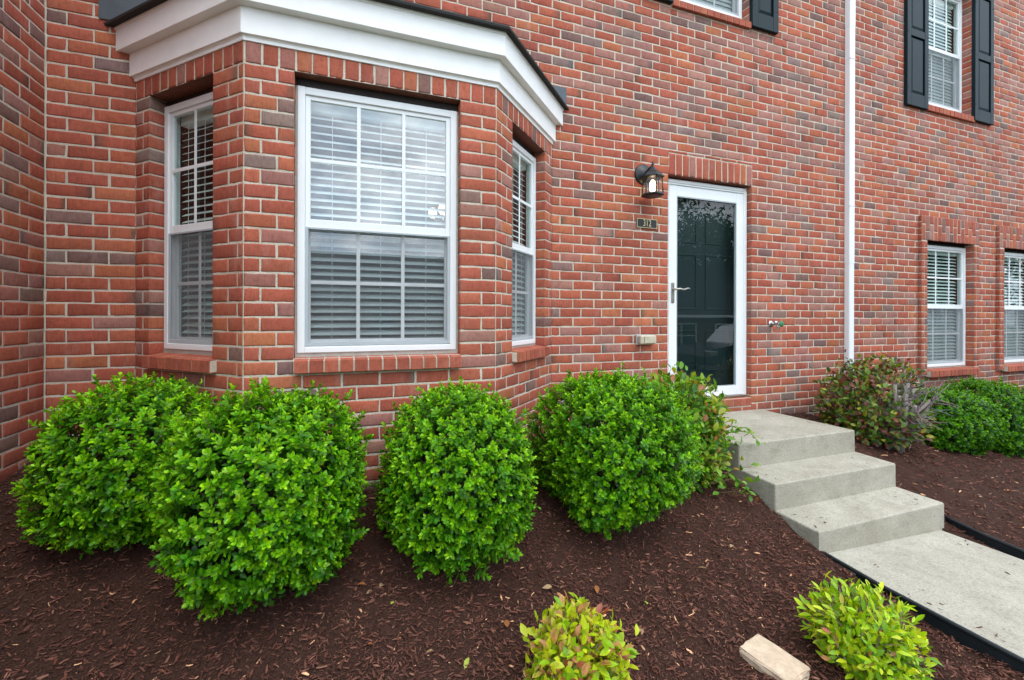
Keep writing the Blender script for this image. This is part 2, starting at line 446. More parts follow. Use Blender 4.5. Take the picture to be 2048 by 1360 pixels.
def rowlock_sill(parent, name, fr, s0, s1, zt, zb, out, back, n, drop=.012):
    """sloping brick-on-edge sill"""
    mb = MB(); w = (s1 - s0) / n
    for i in range(n):
        a, b = s0 + i * w + .0045 + jit(.001), s0 + (i + 1) * w - .0045 + jit(.001)
        col = random.choice(RED); k = random.uniform(.85, 1.08); col = tuple(x * k for x in col)
        o_ = out + jit(.002); e = .004
        prof = [(-back, zt), (o_ - e, zt - drop), (o_, zt - drop - e), (o_ + .001, zb + e), (o_ - e, zb), (-.02, zb)]
        vs = [fr(a, z, t) for t, z in prof] + [fr(b, z, t) for t, z in prof]
        m_ = len(prof)
        fs = [(q, q + m_, (q + 1) % m_ + m_, (q + 1) % m_) for q in range(m_)] + [tuple(range(m_)), tuple(range(m_, 2 * m_))[::-1]]
        mb.add(vs, fs, col, 0)
    m0 = [(-back, zt - .004), (out - .006, zt - drop - .006), (out - .006, zb + .006), (-.02, zb + .006)]
    vs = [fr(s0 + .002, z, t) for t, z in m0] + [fr(s1 - .002, z, t) for t, z in m0]
    mb.add(vs, [(q, q + 4, (q + 1) % 4 + 4, (q + 1) % 4) for q in range(4)] + [(0, 1, 2, 3), (7, 6, 5, 4)], (1, 1, 1), 1)
    return mb.build(name, [M['brick'], M['mortar']], parent)

# ------------------------------------------------------------------ the house
HOUSE = empty('brick_house', (1.2, -.75, .45), 'red brick town house front with a white-corniced bay window and a dark glazed door', 'house')
JL, FL, FRc, JR = (-1.254, 0), (-.514, -.75), (.932, -.75), (1.69, 0)
XL = -1.70
ZT = 6.9
def zone_main(s, z):
    X = s + XL
    if X < 0: return (.08, .08)
    if z > 3.15: return (.38, .10)
    if X > 4.1: return (.26, .09)
    return (.09, .045)

# --- main wall -------------------------------------------------
fm, _ = frame2((XL, 0), (12.5, 0)); LM = 12.5 - XL
S = lambda x: x - XL
DOOR = (S(2.925), S(3.997), .69, 2.905)
W1 = (S(6.916), S(7.942), .86, 2.51); W2 = (S(8.667), S(9.69), .86, 2.51)
UA = (S(2.99), S(3.95), 4.60, 6.30); UB = (S(6.99), S(7.95), 4.25, 5.93)
main_open = [DOOR, (S(2.935), S(4.005), 2.905, 3.116), (S(JL[0]), S(JR[0]), .0, 3.02)]
main_open += [(S(6.80), S(8.10), .80, 2.83), (S(8.58), S(9.90), .80, 2.83), UA, UB]
holes_only = [DOOR, W1, W2, UA, UB, (S(JL[0]), S(JR[0]), -.5, 3.05)]
mbm = MB()
ed = lay(mbm, fm, LM, -.3, ZT, main_open + [(S(2.925), S(3.997), .60, .69), (S(2.95), S(3.96), 4.515, 4.60), (S(6.93), S(7.975), 4.165, 4.25)], S(1.69), zones=zone_main, corner=.005)
mortar(mbm, fm, LM, -.3, ZT, holes_only, s_start=-.05)
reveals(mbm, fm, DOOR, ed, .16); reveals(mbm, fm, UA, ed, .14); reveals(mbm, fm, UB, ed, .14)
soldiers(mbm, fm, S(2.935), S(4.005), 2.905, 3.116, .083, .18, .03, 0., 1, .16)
mbm.build('wall', [M['brick'], M['mortar']], HOUSE)

# --- side wall on the left --------------------------------------
fl, LS = frame2((XL, -2.4), (XL, 0))  # front stretch is out of view, lengthened to dim the left side
mbs = MB()
lay(mbs, fl, LS, -.3, ZT, [], .07, .10, .10, s_start=0., corner=.005)
mortar(mbs, fl, LS + .05, -.3, ZT, [])
w_side = mbs.build('wall', [M['brick'], M['mortar']], HOUSE)

# --- bay walls --------------------------------------------------
f1, L1 = frame2(JL, FL); f2_, L2 = frame2(FL, FRc); f3, L3 = frame2(FRc, JR)
BW = {'l': (f1, L1, (.158, .790, 1.285, 2.904)), 'f': (f2_, L2, (.249, 1.205, 1.290, 2.904)), 'r': (f3, L3, (.250, .895, 1.285, 2.904))}
for key, (fr, L, o) in BW.items():
    mb = MB()
    band = (0, L, 2.904, 3.2)
    sill_gap = (o[0], o[1], 1.20, 1.29)
    e_ = lay(mb, fr, L, -.2, 2.904, [o, sill_gap], .083, .08, .055, corner=.005)
    mortar(mb, fr, L, -.2, 3.06, [o])
    reveals(mb, fr, o, e_, .11)
    soldiers(mb, fr, .004, L - .004, 2.904 + JOINT * .4, 3.03, .086, .10, .05, 0., 1, .11)
    mb.build('bay_wall', [M['brick'], M['mortar']], HOUSE)

# --- windows ------------------------------------------------------
def window(fr, o, off, fz0, fz1, nv, label=None, blind=True, tilt=31, fw=.066, screen=True, mz=None, sill=None, cords=(.16, .5, .84), gm='sideglass'):
    s0, s1 = o[0] + .012, o[1] - .012
    z0, z1 = fz0, fz1
    mz = mz or (z0 + (z1 - z0) * .492)       # centre of the meeting rail
    t0 = -off
    mb = MB()
    bx = lambda a, b, c, d, e, f, bev=.004, m=0: mb.bbox((a, c, e), (b, d, f), bev, m=m, fr=lambda s, z, t: fr(s, z, t))
    # outer frame, mitred look: jambs run full height
    bx(s0, s0 + fw * .62, z0, z1, t0 - .075, t0); bx(s1 - fw * .62, s1, z0, z1, t0 - .075, t0)
    bx(s0 + fw * .62 - .001, s1 - fw * .62 + .001, z1 - fw * .66, z1 - .001, t0 - .075, t0 - .0015)
    bx(s0 + fw * .62 - .001, s1 - fw * .62 + .001, z0 + .001, z0 + fw * .55, t0 - .075, t0 + .004)
    # caulk line against the brick
    for a, b in ((o[0] + .0005, s0 + .002), (s1 - .002, o[1] - .0005)):
        mb.box((a, z0, t0 - .03), (b, z1, t0 - .008), m=1, fr=lambda s, z, t: fr(s, z, t))
    mb.box((o[0] + .001, z1 - .001, t0 - .05), (o[1] - .001, o[3] - .001, t0 - .02), m=2, fr=lambda s, z, t: fr(s, z, t))  # dark filler coloured like the shaded recess over the frame
    mb.box((o[0] + .001, o[2] - .004, t0 - .06), (o[1] - .001, z0 + .003, t0 - .006), m=1, fr=lambda s, z, t: fr(s, z, t))
    w = mb.build('window', [M['white'], M['caulk'], M['head_shade']], HOUSE)
    if label: w['label'] = label
    a0, a1 = s0 + fw * .62, s1 - fw * .62
    for nm, zb, zt, dt in (('upper_sash', mz - .030, z1 - fw * .66, .012), ('lower_sash', z0 + fw * .55, mz + .020, .040)):
        sb = MB(); T = t0 - dt
        bb = lambda a, b, c, d, e, f, bev=.003: sb.bbox((a, c, e), (b, d, f), bev, fr=lambda s, z, t: fr(s, z, t))
        st = .028
        bb(a0, a0 + st, zb, zt, T - .028, T); bb(a1 - st, a1, zb, zt, T - .028, T)
        rb = .052 if nm == 'upper_sash' else .040
        bb(a0 + st - .001, a1 - st + .001, zb, zb + rb, T - .028, T - .001); bb(a0 + st - .001, a1 - st + .001, zt - .026, zt, T - .028, T - .001)
        g0, g1, h0, h1 = a0 + st, a1 - st, zb + rb, zt - .026
        for i in range(1, nv + 1):
            x = g0 + (g1 - g0) * i / (nv + 1); sb.box((x - .0105, h0, T - .005), (x + .0105, h1, T - .001), fr=lambda s, z, t: fr(s, z, t))
        zm = (h0 + h1) / 2; sb.box((g0, zm - .0105, T - .0055), (g1, zm + .0105, T - .0005), fr=lambda s, z, t: fr(s, z, t))
        sb.build(nm, M['white'], w)
        pb = MB(); pb.add([fr(g0 - .004, h0 - .004, T - .012), fr(g1 + .004, h0 - .004, T - .012), fr(g1 + .004, h1 + .004, T - .012), fr(g0 - .004, h1 + .004, T - .012)], [(0, 1, 2, 3)])
        pb.build('pane', M[gm], w)
    if screen:
        qb = MB(); T = t0 - .004; zb, zt = z0 + fw * .55 + .004, mz - .026
        for a, b, c, d in ((a0, a0 + .018, zb, zt), (a1 - .018, a1, zb, zt), (a0 + .018, a1 - .018, zb, zb + .022), (a0 + .018, a1 - .018, zt - .012, zt)):
            qb.bbox((a, c, T - .010), (b, d, T), .002, m=0, fr=lambda s, z, t: fr(s, z, t))
        qb.add([fr(a0 + .016, zb + .02, T - .005), fr(a1 - .016, zb + .02, T - .005), fr(a1 - .016, zt - .01, T - .005), fr(a0 + .016, zt - .01, T - .005)], [(0, 1, 2, 3)], (1, 1, 1), 1)
        qb.build('screen', [M['grey'], M['screen']], w)
    if blind:
        lb = MB(); T = t0 - .098; b0, b1 = a0 + .012, a1 - .012
        z = z0 + .07; hw = .025; ta = R(tilt)
        while z < z1 - .11:
            dz, dt = hw * math.sin(ta), hw * math.cos(ta); jz = jit(.002)
            vs = []
            for q in (-1, -.33, .33, 1):
                bow = .003 * (1 - q * q)
                for s in (b0, b1): vs.append(fr(s, z + dz * q + bow + jz, T - dt * q))
            for q in (1, -1):
                for s in (b0, b1): vs.append(fr(s, z + dz * q + jz - .0026, T - dt * q))
            lb.add(vs, [(0, 1, 3, 2), (2, 3, 5, 4), (4, 5, 7, 6), (6, 7, 9, 8), (8, 9, 11, 10), (10, 11, 1, 0)], (1, 1, 1), 0)
            z += .0445
        lb.box((b0, z1 - .105, T - .028), (b1, z1 - .045, T + .028), fr=lambda s, z, t: fr(s, z, t))
        lb.box((b0, z0 + .035, T - .022), (b1, z0 + .052, T + .022), fr=lambda s, z, t: fr(s, z, t))
        for q in cords:
            s = b0 + (b1 - b0) * q
            lb.box((s - .0015, z0 + .045, T + .026), (s + .0015, z1 - .05, T + .028), fr=lambda s, z, t: fr(s, z, t))
        lb.build('blind', M['slat'], w)
    if sill:
        rowlock_sill(w, 'sill', fr, *sill)
    return w

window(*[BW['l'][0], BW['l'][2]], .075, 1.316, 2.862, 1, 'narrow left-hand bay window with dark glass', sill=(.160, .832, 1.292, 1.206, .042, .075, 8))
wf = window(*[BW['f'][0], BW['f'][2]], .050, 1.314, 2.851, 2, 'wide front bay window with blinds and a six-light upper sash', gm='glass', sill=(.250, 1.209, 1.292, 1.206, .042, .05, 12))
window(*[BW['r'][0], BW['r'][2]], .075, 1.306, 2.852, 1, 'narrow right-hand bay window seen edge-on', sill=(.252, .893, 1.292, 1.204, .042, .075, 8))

# projecting brick surrounds and the two ground floor windows on the right
for W, wl, sr in ((W1, 'ground floor window beside the downspout', 8.03), (W2, 'ground floor window cut by the right edge', 9.82)):
    a, b = W[0] - .115, W[1] + .115
    P_ = .04
    fs_ = lambda s, z, t: fm(s, z, t + P_)
    mb = MB()
    o2 = [(W[0], W[1], .80, 2.51)]
    def lay2(s0, s1):
        k0 = -7; 
        for k in range(-8, 17):
            c1, c0 = min(zline(k), 2.51), max(zline(k + 1), .80)
            if c1 - c0 < .03: continue
            m_ = s0 + (s1 - s0) * (.5 + .03 * (k % 2))
            for p, q in ((s0, m_), (m_, s1)):
                brick(mb, fs_, p + (.005 if p == m_ else 0), q - (.005 if q == m_ else 0), c0 + JOINT / 2, c1 - JOINT / 2, brick_colour(.15, .05), .006)
    lay2(a, W[0]); lay2(W[1], b)
    soldiers(mb, fs_, a, b, 2.51, 2.825, .083, .30, .07, 0., 2, .12)
    # body
    mb.add([fs_(a, .80, -.004), fs_(W[0], .80, -.004), fs_(W[0], 2.51, -.004), fs_(a, 2.51, -.004)], [(0, 1, 2, 3)], (1, 1, 1), 1)
    mb.add([fs_(W[1], .80, -.004), fs_(b, .80, -.004), fs_(b, 2.51, -.004), fs_(W[1], 2.51, -.004)], [(0, 1, 2, 3)], (1, 1, 1), 1)
    mb.add([fs_(a, 2.51, -.004), fs_(b, 2.51, -.004), fs_(b, 2.82, -.004), fs_(a, 2.82, -.004)], [(0, 1, 2, 3)], (1, 1, 1), 1)
    # outer side faces, top and bottom
    for s_, sg in ((a, -1), (b, 1)):
        fq = (lambda u, z, t, s_=s_: fs_(s_ - t, z, u - P_)) if sg < 0 else (lambda u, z, t, s_=s_: fs_(s_ + t, z, -u))
        mb.add([fq(0, .80, -.004), fq(P_, .80, -.004), fq(P_, 2.82, -.004), fq(0, 2.82, -.004)], [(0, 1, 2, 3)], (1, 1, 1), 1)
        for k in range(-11, 17):
            c1, c0 = min(zline(k), 2.82), max(zline(k + 1), .80)
            if c1 - c0 > .03: brick(mb, fq, 0, P_ - .003, c0 + JOINT / 2, c1 - JOINT / 2, brick_colour(.2, .05), .006, j=.0006)
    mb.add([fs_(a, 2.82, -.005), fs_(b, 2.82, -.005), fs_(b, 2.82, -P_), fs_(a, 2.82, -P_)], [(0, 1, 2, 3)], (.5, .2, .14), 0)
    for p, q in ((a, W[0]), (W[1], b)):
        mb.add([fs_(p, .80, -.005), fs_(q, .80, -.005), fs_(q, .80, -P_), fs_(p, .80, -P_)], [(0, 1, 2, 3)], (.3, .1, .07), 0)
    # jambs: right one is seen
    e2 = {}
    for k in range(-8, 17):
        c1, c0 = min(zline(k), 2.51), max(zline(k + 1), .84)
        if c1 - c0 > .03:
            e2[(round(W[0], 3), 'L', k)] = (brick_colour(.15, .08), c0 + JOINT / 2, c1 - JOINT / 2); e2[(round(W[1], 3), 'R', k)] = (brick_colour(.15, .08), c0 + JOINT / 2, c1 - JOINT / 2)
    reveals(mb, fs_, W, e2, .16)
    mb.build('brick_surround', [M['brick'], M['mortar']], HOUSE)
    window(fs_, W, .085, .885, 2.475, 2, wl, sill=(W[0] + .01, W[1] + .06, .868, .775, .04, .085, 13), mz=1.682, cords=(.2, .5, .8))

window(fm, UA, .075, 4.665, 6.28, 2, 'upper window cut by the top edge above the door', tilt=66, sill=(S(2.955), S(3.955), 4.605, 4.525, .03, .09, 12))
window(fm, UB, .095, 4.325, 5.90, 2, 'upper window framed by dark shutters', tilt=66, sill=(S(6.935), S(7.975), 4.255, 4.165, .03, .10, 13), mz=5.10)

def shutter(x0, x1, z0, z1, split):
    mb = MB(); fr = lambda s, z, t: fm(S(s), z, t)
    T = .012
    bb = lambda a, b, c, d, e, f, bev=.004: mb.bbox((a, c, e), (b, d, f), bev, fr=fr)
    st = .075
    bb(x0, x1, z0, z1, .002, .018, .002)
    bb(x0, x0 + st, z0, z1, .0175, .042); bb(x1 - st, x1, z0, z1, .0175, .042)
    rails = [z0, z0 + .155] + [split - .045, split + .045] + [z1 - .1, z1]
    for c, d in ((rails[0], rails[1]), (rails[2], rails[3]), (rails[4], rails[5])): bb(x0 + st - .001, x1 - st + .001, c, d, .0175, .041)
    for c, d in ((rails[1], rails[2]), (rails[3], rails[4])):
        a, b = x0 + st, x1 - st; i = .04
        vs = [fr(a, c, .020), fr(b, c, .020), fr(b, d, .020), fr(a, d, .020), fr(a + i, c + i, .036), fr(b - i, c + i, .036), fr(b - i, d - i, .036), fr(a + i, d - i, .036)]
        mb.add(vs, [(0, 1, 5, 4), (1, 2, 6, 5), (2, 3, 7, 6), (3, 0, 4, 7), (4, 5, 6, 7)])
    for z in (z0 + .22, split, z1 - .2):
        for x in (x0 + .018, x1 - .018): mb.lathe([(.007, 0), (.006, .003), (.001, .004)], fr(x, z, .042), (0, -1, 0), 8)
    return mb.build('shutter', M['shutter'], HOUSE)
shutter(2.58, 2.95, 4.545, 6.34, 5.45); shutter(3.957, 4.327, 4.55, 6.34, 5.45)
shutter(6.50, 6.925, 4.165, 5.98, 5.075); shutter(7.945, 8.39, 4.19, 5.98, 5.075)

# --- cornice, roof edge and flashing of the bay -----------------------
def ring(o): return [(JL[0] - 1.40 * o, 0), (FL[0] - .414 * o, FL[1] - o), (FRc[0] + .414 * o, FRc[1] - o), (JR[0] + 1.40 * o, 0)]
def sweep(mb, prof, m=0):
    rows = []
    for o, z in prof: rows.append([(x, y, z) for x, y in ring(o)])
    for i in range(len(prof) - 1):
        for k in range(3):
            mb.add([rows[i][k], rows[i][k + 1], rows[i + 1][k + 1], rows[i + 1][k]], [(0, 1, 2, 3)], (1, 1, 1), m)
    for k in (0, 3):
        mb.add([r[k] for r in rows], [tuple(range(len(rows)))], (1, 1, 1), m)
mb = MB()
sweep(mb, [(-.03, 3.022), (.004, 3.022), (.006, 3.024), (.006, 3.040), (.010, 3.046), (.016, 3.050), (.022, 3.051), (.024, 3.053), (.024, 3.196), (.072, 3.199), (.074, 3.201), (.074, 3.330), (.080, 3.334), (.080, 3.350), (-.03, 3.352)])
mb.build('cornice', M['trim'], HOUSE)
mb = MB()
sweep(mb, [(.00, 3.3535), (.112, 3.347), (.116, 3.349), (.118, 3.362), (.112, 3.372), (0, 3.43), (-.25, 3.60), (-.5, 3.76), (-.62, 3.84)])
for k in range(60):      # ragged shingle tabs along the eave
    pass
mb.build('roof', M['shingle'], HOUSE)
mb = MB()
mb.bbox((1.66, -.012, 3.385), (1.822, -.002, 3.535), .002); mb.build('flashing', M['flash'], HOUSE)
mb = MB()
mb.add([(-1.44, -.012, 3.385), (-1.30, -.012, 3.385), (-.55, -.012, 3.95), (-1.44, -.012, 3.62)], [(0, 1, 2, 3)])
mb.add([(-1.44, -.012, 3.385), (-1.44, -.012, 3.62), (-1.44, -.001, 3.62), (-1.44, -.001, 3.385)], [(0, 1, 2, 3)])
mb.build('flashing', M['flash'], HOUSE)

# --- downspout --------------------------------------------------------
mb = MB()
def spout(z0, z1, g):
    x0, x1, y0, y1 = 5.424 - g, 5.507 + g, -.062 - g, -.004
    c = .008
    pts = [(x0 + c, y0), (x1 - c, y0), (x1, y0 + c), (x1, y1), (x0, y1), (x0, y0 + c)]
    n = len(pts); vs = [(x, y, z0) for x, y in pts] + [(x, y, z1) for x, y in pts]
    mb.add(vs, [(i, (i + 1) % n, (i + 1) % n + n, i + n) for i in range(n)] + [tuple(range(n))[::-1], tuple(range(n, 2 * n))])
spout(.35, 2.165, 0); spout(2.15, 4.9, .0022); spout(4.88, ZT, .0042)
ds = mb.build('downspout', M['white'], HOUSE)
for z in (2.81, 4.5, .7):
    mb = MB(); mb.bbox((5.404, -.068, z), (5.527, -.060, z + .004), .001); mb.build('strap', M['white'], ds)

# --- entrance door -----------------------------------------------------
fd = lambda x, z, t: (x, -t, z)
mb = MB()
bb = lambda a, b, c, d, e, f, bev=.004, m=0: mb.bbox((a, c, e), (b, d, f), bev, m=m, fr=fd)
bb(2.928, 2.982, .70, 2.89, -.15, -.060); bb(3.955, 3.994, .70, 2.89, -.15, -.060)
bb(2.982, 3.955, 2.835, 2.889, -.15, -.061); bb(2.982, 3.955, 2.855, 2.880, -.062, -.053, .003)
bb(3.972, 3.990, .70, 2.85, -.062, -.053, .003)
bb(2.93, 3.99, .691, .712, -.16, -.050, .003, 1)
mb.box((2.927, 2.888, -.15), (3.995, 2.903, -.12), m=2, fr=fd)
door = mb.build('storm_door', [M['white'], M['nickel'], M['brick']], HOUSE)
door['label'] = 'white full-glass storm door with a curved nickel lever'
mb = MB()
bb = lambda a, b, c, d, e, f, bev=.005, m=0: mb.bbox((a, c, e), (b, d, f), bev, m=m, fr=fd)
bb(2.984, 3.080, .715, 2.828, -.095, -.058); bb(3.855, 3.952, .715, 2.828, -.095, -.058)
bb(3.079, 3.856, 2.725, 2.8275, -.095, -.0585); bb(3.079, 3.856, .7155, .815, -.095, -.0585)
for a, b, c, d in ((3.08, 3.088, .815, 2.725), (3.847, 3.855, .815, 2.725), (3.088, 3.847, 2.717, 2.725), (3.088, 3.847, .815, .823)): mb.box((a, c, -.066), (b, d, -.060), m=1, fr=fd)
mb.build('door_sash', [M['white'], M['grey']], door)
mb = MB(); mb.add([fd(3.082, .817, -.076), fd(3.853, .817, -.076), fd(3.853, 2.723, -.076), fd(3.082, 2.723, -.076)], [(0, 1, 2, 3)]); mb.build('pane', M['doorglass'], door)
mb = MB()
mb.bbox((3.012, 1.668, -.058), (3.048, 1.868, -.050), .006, fr=fd)
mb.tube([fd(3.03, 1.80, -.052), fd(3.03, 1.80, -.015), fd(3.036, 1.80, .0), fd(3.06, 1.803, .004)], [.013, .010, .010, .009], 10)
mb.tube([fd(3.04, 1.800, .003), fd(3.07, 1.803, .006), fd(3.10, 1.797, .006), (3.128, -.006, 1.797), (3.155, -.005, 1.809), (3.175, -.004, 1.810), (3.19, -.003, 1.803)], [.009, .010, .009, .009, .008, .007, .005], 10)
mb.lathe([(.008, 0), (.008, .004)], fd(3.03, 1.72, -.051), (0, -1, 0), 10)
mb.build('handle', M['nickel'], door)
# front door behind the glass
mb = MB()
mb.box((2.99, .715, -.20), (3.95, 2.83, -.155), fr=fd)
for c, d in ((.98, 1.38), (1.62, 2.16), (2.30, 2.60)):
    for a, b in ((3.09, 3.40), (3.54, 3.85)):
        i = .022
        mb.add([fd(a, c, -.1545), fd(b, c, -.1545), fd(b, d, -.1545), fd(a, d, -.1545), fd(a + i, c + i, -.166), fd(b - i, c + i, -.166), fd(b - i, d - i, -.166), fd(a + i, d - i, -.166),
                fd(a + 2.2 * i, c + 2.2 * i, -.1545), fd(b - 2.2 * i, c + 2.2 * i, -.1545), fd(b - 2.2 * i, d - 2.2 * i, -.1545), fd(a + 2.2 * i, d - 2.2 * i, -.1545)],
               [(0, 1, 5, 4), (1, 2, 6, 5), (2, 3, 7, 6), (3, 0, 4, 7), (4, 5, 9, 8), (5, 6, 10, 9), (6, 7, 11, 10), (7, 4, 8, 11), (8, 9, 10, 11)])
        for q in ((a - .012, c - .012, a, d + .012), (b, c - .012, b + .012, d + .012), (a, c - .012, b, c), (a, d, b, d + .012)):
            mb.bbox((q[0], q[1], -.1555), (q[2], q[3], -.148), .002, fr=fd)
mb.build('front_door', M['door'], HOUSE)
rowlock_sill(HOUSE, 'door_sill', lambda s, z, t: (s, -t, z), 2.928, 3.995, .690, .612, .012, .12, 13, .006)

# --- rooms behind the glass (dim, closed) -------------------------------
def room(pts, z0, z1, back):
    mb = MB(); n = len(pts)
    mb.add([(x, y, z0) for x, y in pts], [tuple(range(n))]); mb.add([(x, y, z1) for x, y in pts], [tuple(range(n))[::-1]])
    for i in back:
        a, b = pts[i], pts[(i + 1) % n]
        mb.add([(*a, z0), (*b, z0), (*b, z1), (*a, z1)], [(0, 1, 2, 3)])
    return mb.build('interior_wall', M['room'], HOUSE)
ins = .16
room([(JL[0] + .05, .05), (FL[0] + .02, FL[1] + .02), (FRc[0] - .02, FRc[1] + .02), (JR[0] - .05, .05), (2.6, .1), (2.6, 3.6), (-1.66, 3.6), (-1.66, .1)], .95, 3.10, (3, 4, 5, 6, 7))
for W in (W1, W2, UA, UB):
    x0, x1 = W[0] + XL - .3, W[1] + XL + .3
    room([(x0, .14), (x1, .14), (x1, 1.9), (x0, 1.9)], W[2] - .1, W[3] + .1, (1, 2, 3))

# ------------------------------------------------------------------ wall fittings
# lantern
LX, LY, LZ = 2.640, -.135, 2.80
lan = empty('wall_lantern', (2.637, 0, 2.865), 'black six-sided wall lantern with a lit bulb, mounted left of the door', 'lantern')
mb = MB(); mb.lathe([(.098, 0), (.098, .010), (.088, .018), (.070, .021), (.058, .034), (.030, .042), (.012, .050)], (2.637, -.001, 2.865), (0, -1, 0), 32); mb.build('backplate', M['blackmetal'], lan)
mb = MB(); mb.tube([(2.637, -.04, 2.865), (2.638, -.07, 2.885), (2.639, -.10, 2.900), (LX, LY, 2.906)], [.016, .013, .011, .012], 10); mb.build('arm', M['blackmetal'], lan)
mb = MB()
hexa = lambda r, z, ph=0: [(LX + r * math.cos(math.pi / 3 * k + ph), LY + r * math.sin(math.pi / 3 * k + ph), z) for k in range(6)]
def hexloft(mb, prof, ph=0):
    vs = []
    for r, z in prof: vs += hexa(r, z, ph)
    fs = []
    for i in range(len(prof) - 1):
        for k in range(6): fs.append((i * 6 + k, i * 6 + (k + 1) % 6, (i + 1) * 6 + (k + 1) % 6, (i + 1) * 6 + k))
    fs += [tuple(range(6))[::-1], tuple((len(prof) - 1) * 6 + k for k in range(6))]
    mb.add(vs, fs)
PH = .25
hexloft(mb, [(.096, 2.796), (.104, 2.800), (.104, 2.808), (.088, 2.816), (.082, 2.832), (.060, 2.852), (.040, 2.862), (.034, 2.878), (.020, 2.886), (.014, 2.90)], PH)
mb.build('roof', M['blackmetal'], lan)
mb = MB(); mb.lathe([(.012, 0), (.014, .006), (.006, .012), (.013, .022), (.013, .028), (.005, .036), (.008, .044), (.002, .052)], (LX, LY, 2.898), (0, 0, 1), 14); mb.build('finial', M['blackmetal'], lan)
mb = MB()
tops, bots = hexa(.084, 2.798, PH), hexa(.092, 2.650, PH)
for a, b in zip(tops, bots): mb.tube([a, b], .0055, 6)
hexloft(mb, [(.086, 2.628), (.098, 2.634), (.104, 2.640), (.100, 2.652), (.090, 2.654)], PH)
mb.build('cage', M['blackmetal'], lan)
mb = MB()
t2, b2 = hexa(.080, 2.797, PH), hexa(.088, 2.652, PH)
for k in range(6): mb.add([t2[k], t2[(k + 1) % 6], b2[(k + 1) % 6], b2[k]], [(0, 1, 2, 3)])
mb.build('pane', M['lampglass'], lan)
mb = MB(); mb.lathe([(.010, .0), (.020, .012), (.026, .03), (.026, .075), (.020, .10), (.008, .115)], (LX, LY, 2.665), (0, 0, 1), 14); mb.build('bulb', M['bulb'], lan)

# house number
plq = MB(); plq.bbox((2.561, -.010, 2.366), (2.789, -.0005, 2.452), .002)
pl = plq.build('number_plaque', M['plate'], None, (2.675, -.001, 2.409))
tag(pl, 'small black house number plaque reading 312 with a brass border', 'plaque')
mb = MB()
for a, b, c, d in ((2.561, 2.789, 2.366, 2.371), (2.561, 2.789, 2.447, 2.452), (2.561, 2.566, 2.371, 2.447), (2.784, 2.789, 2.371, 2.447)): mb.box((a, -.0122, c), (b, -.0095, d))
mb.build('border', M['gold'], pl)
cu = bpy.data.curves.new('digits', 'FONT'); cu.body = '312'; cu.size = .088; cu.align_x = 'CENTER'; cu.align_y = 'CENTER'; cu.extrude = .0008
tmp = bpy.data.objects.new('tmp', cu); COL.objects.link(tmp)
dg = bpy.context.evaluated_depsgraph_get(); me = bpy.data.meshes.new_from_object(tmp.evaluated_get(dg))
bpy.data.objects.remove(tmp)
me.transform(Matrix.Translation((0, -.0113, 0)) @ Matrix.Rotation(math.pi / 2, 4, 'X') @ Matrix.Diagonal((.72, 1.0, 1, 1)))
me.materials.clear(); me.materials.append(M['gold'])
dgo = link('digits', me, pl); 

# electrical box, spigot
ob = empty('outlet_box', (2.65, 0, 1.315), 'small beige weatherproof outlet box low on the brick, left of the door', 'outlet box')
mb = MB(); mb.bbox((2.555, -.020, 1.268), (2.745, -.001, 1.362), .004); mb.build('base_plate', M['grey'], ob)
mb = MB(); mb.bbox((2.560, -.075, 1.274), (2.738, -.0205, 1.358), .014); mb.bbox((2.60, -.083, 1.284), (2.728, -.0751, 1.350), .003); mb.build('cover', M['beige'], ob)
fa = empty('hose_spigot', (4.30, 0, 1.456), 'chrome garden hose spigot sticking out of the brick right of the door', 'spigot')
mb = MB(); mb.lathe([(.034, .0), (.034, .006), (.018, .010)], (4.275, -.001, 1.458), (0, -1, 0), 18)
mb.tube([(4.275, -.006, 1.458), (4.275, -.10, 1.460), (4.275, -.115, 1.458)], [.017, .019, .012], 12)
mb.tube([(4.275, -.075, 1.458), (4.275, -.085, 1.435), (4.275, -.092, 1.405)], [.014, .014, .016], 12); mb.tube([(4.275, -.055, 1.46), (4.275, -.055, 1.487)], [.018, .02], 10)
mb.build('body', M['chrome'], fa)
mb = MB(); mb.lathe([(.010, 0), (.028, .003), (.033, .008), (.030, .014), (.010, .016)], (4.275, -.115, 1.458), (0, -1, 0), 10); mb.build('knob', M['green_plastic'], fa)

# chandelier in the bay room
ch = empty('chandelier', (0.99, .9, 2.48), 'chandelier with glowing round globes seen through the front bay window', 'chandelier')
mb = MB(); mb.tube([(0.99, .9, 3.09), (0.99, .9, 2.58)], .008, 8); mb.lathe([(.01, 0), (.05, .03), (.03, .12), (.01, .16)], (0.99, .9, 2.46), (0, 0, 1), 14)
gl = []
for k in range(5):
    a = 2 * math.pi * k / 5 + .3; gx, gy = 0.99 + .17 * math.cos(a), .9 + .17 * math.sin(a)
    mb.tube([(0.99, .9, 2.51), (0.99 + .11 * math.cos(a), .9 + .11 * math.sin(a), 2.46), (gx, gy, 2.51)], .008, 8); gl.append((gx, gy))
mb.build('frame', M['nickel'], ch)
for gx, gy in gl:
    mb = MB(); mb.lathe([(.02, -.05), (.036, -.03), (.046, 0), (.036, .03), (.025, .05)], (gx, gy, 2.56), (0, 0, 1), 16); mb.build('globe', M['globe'], ch)

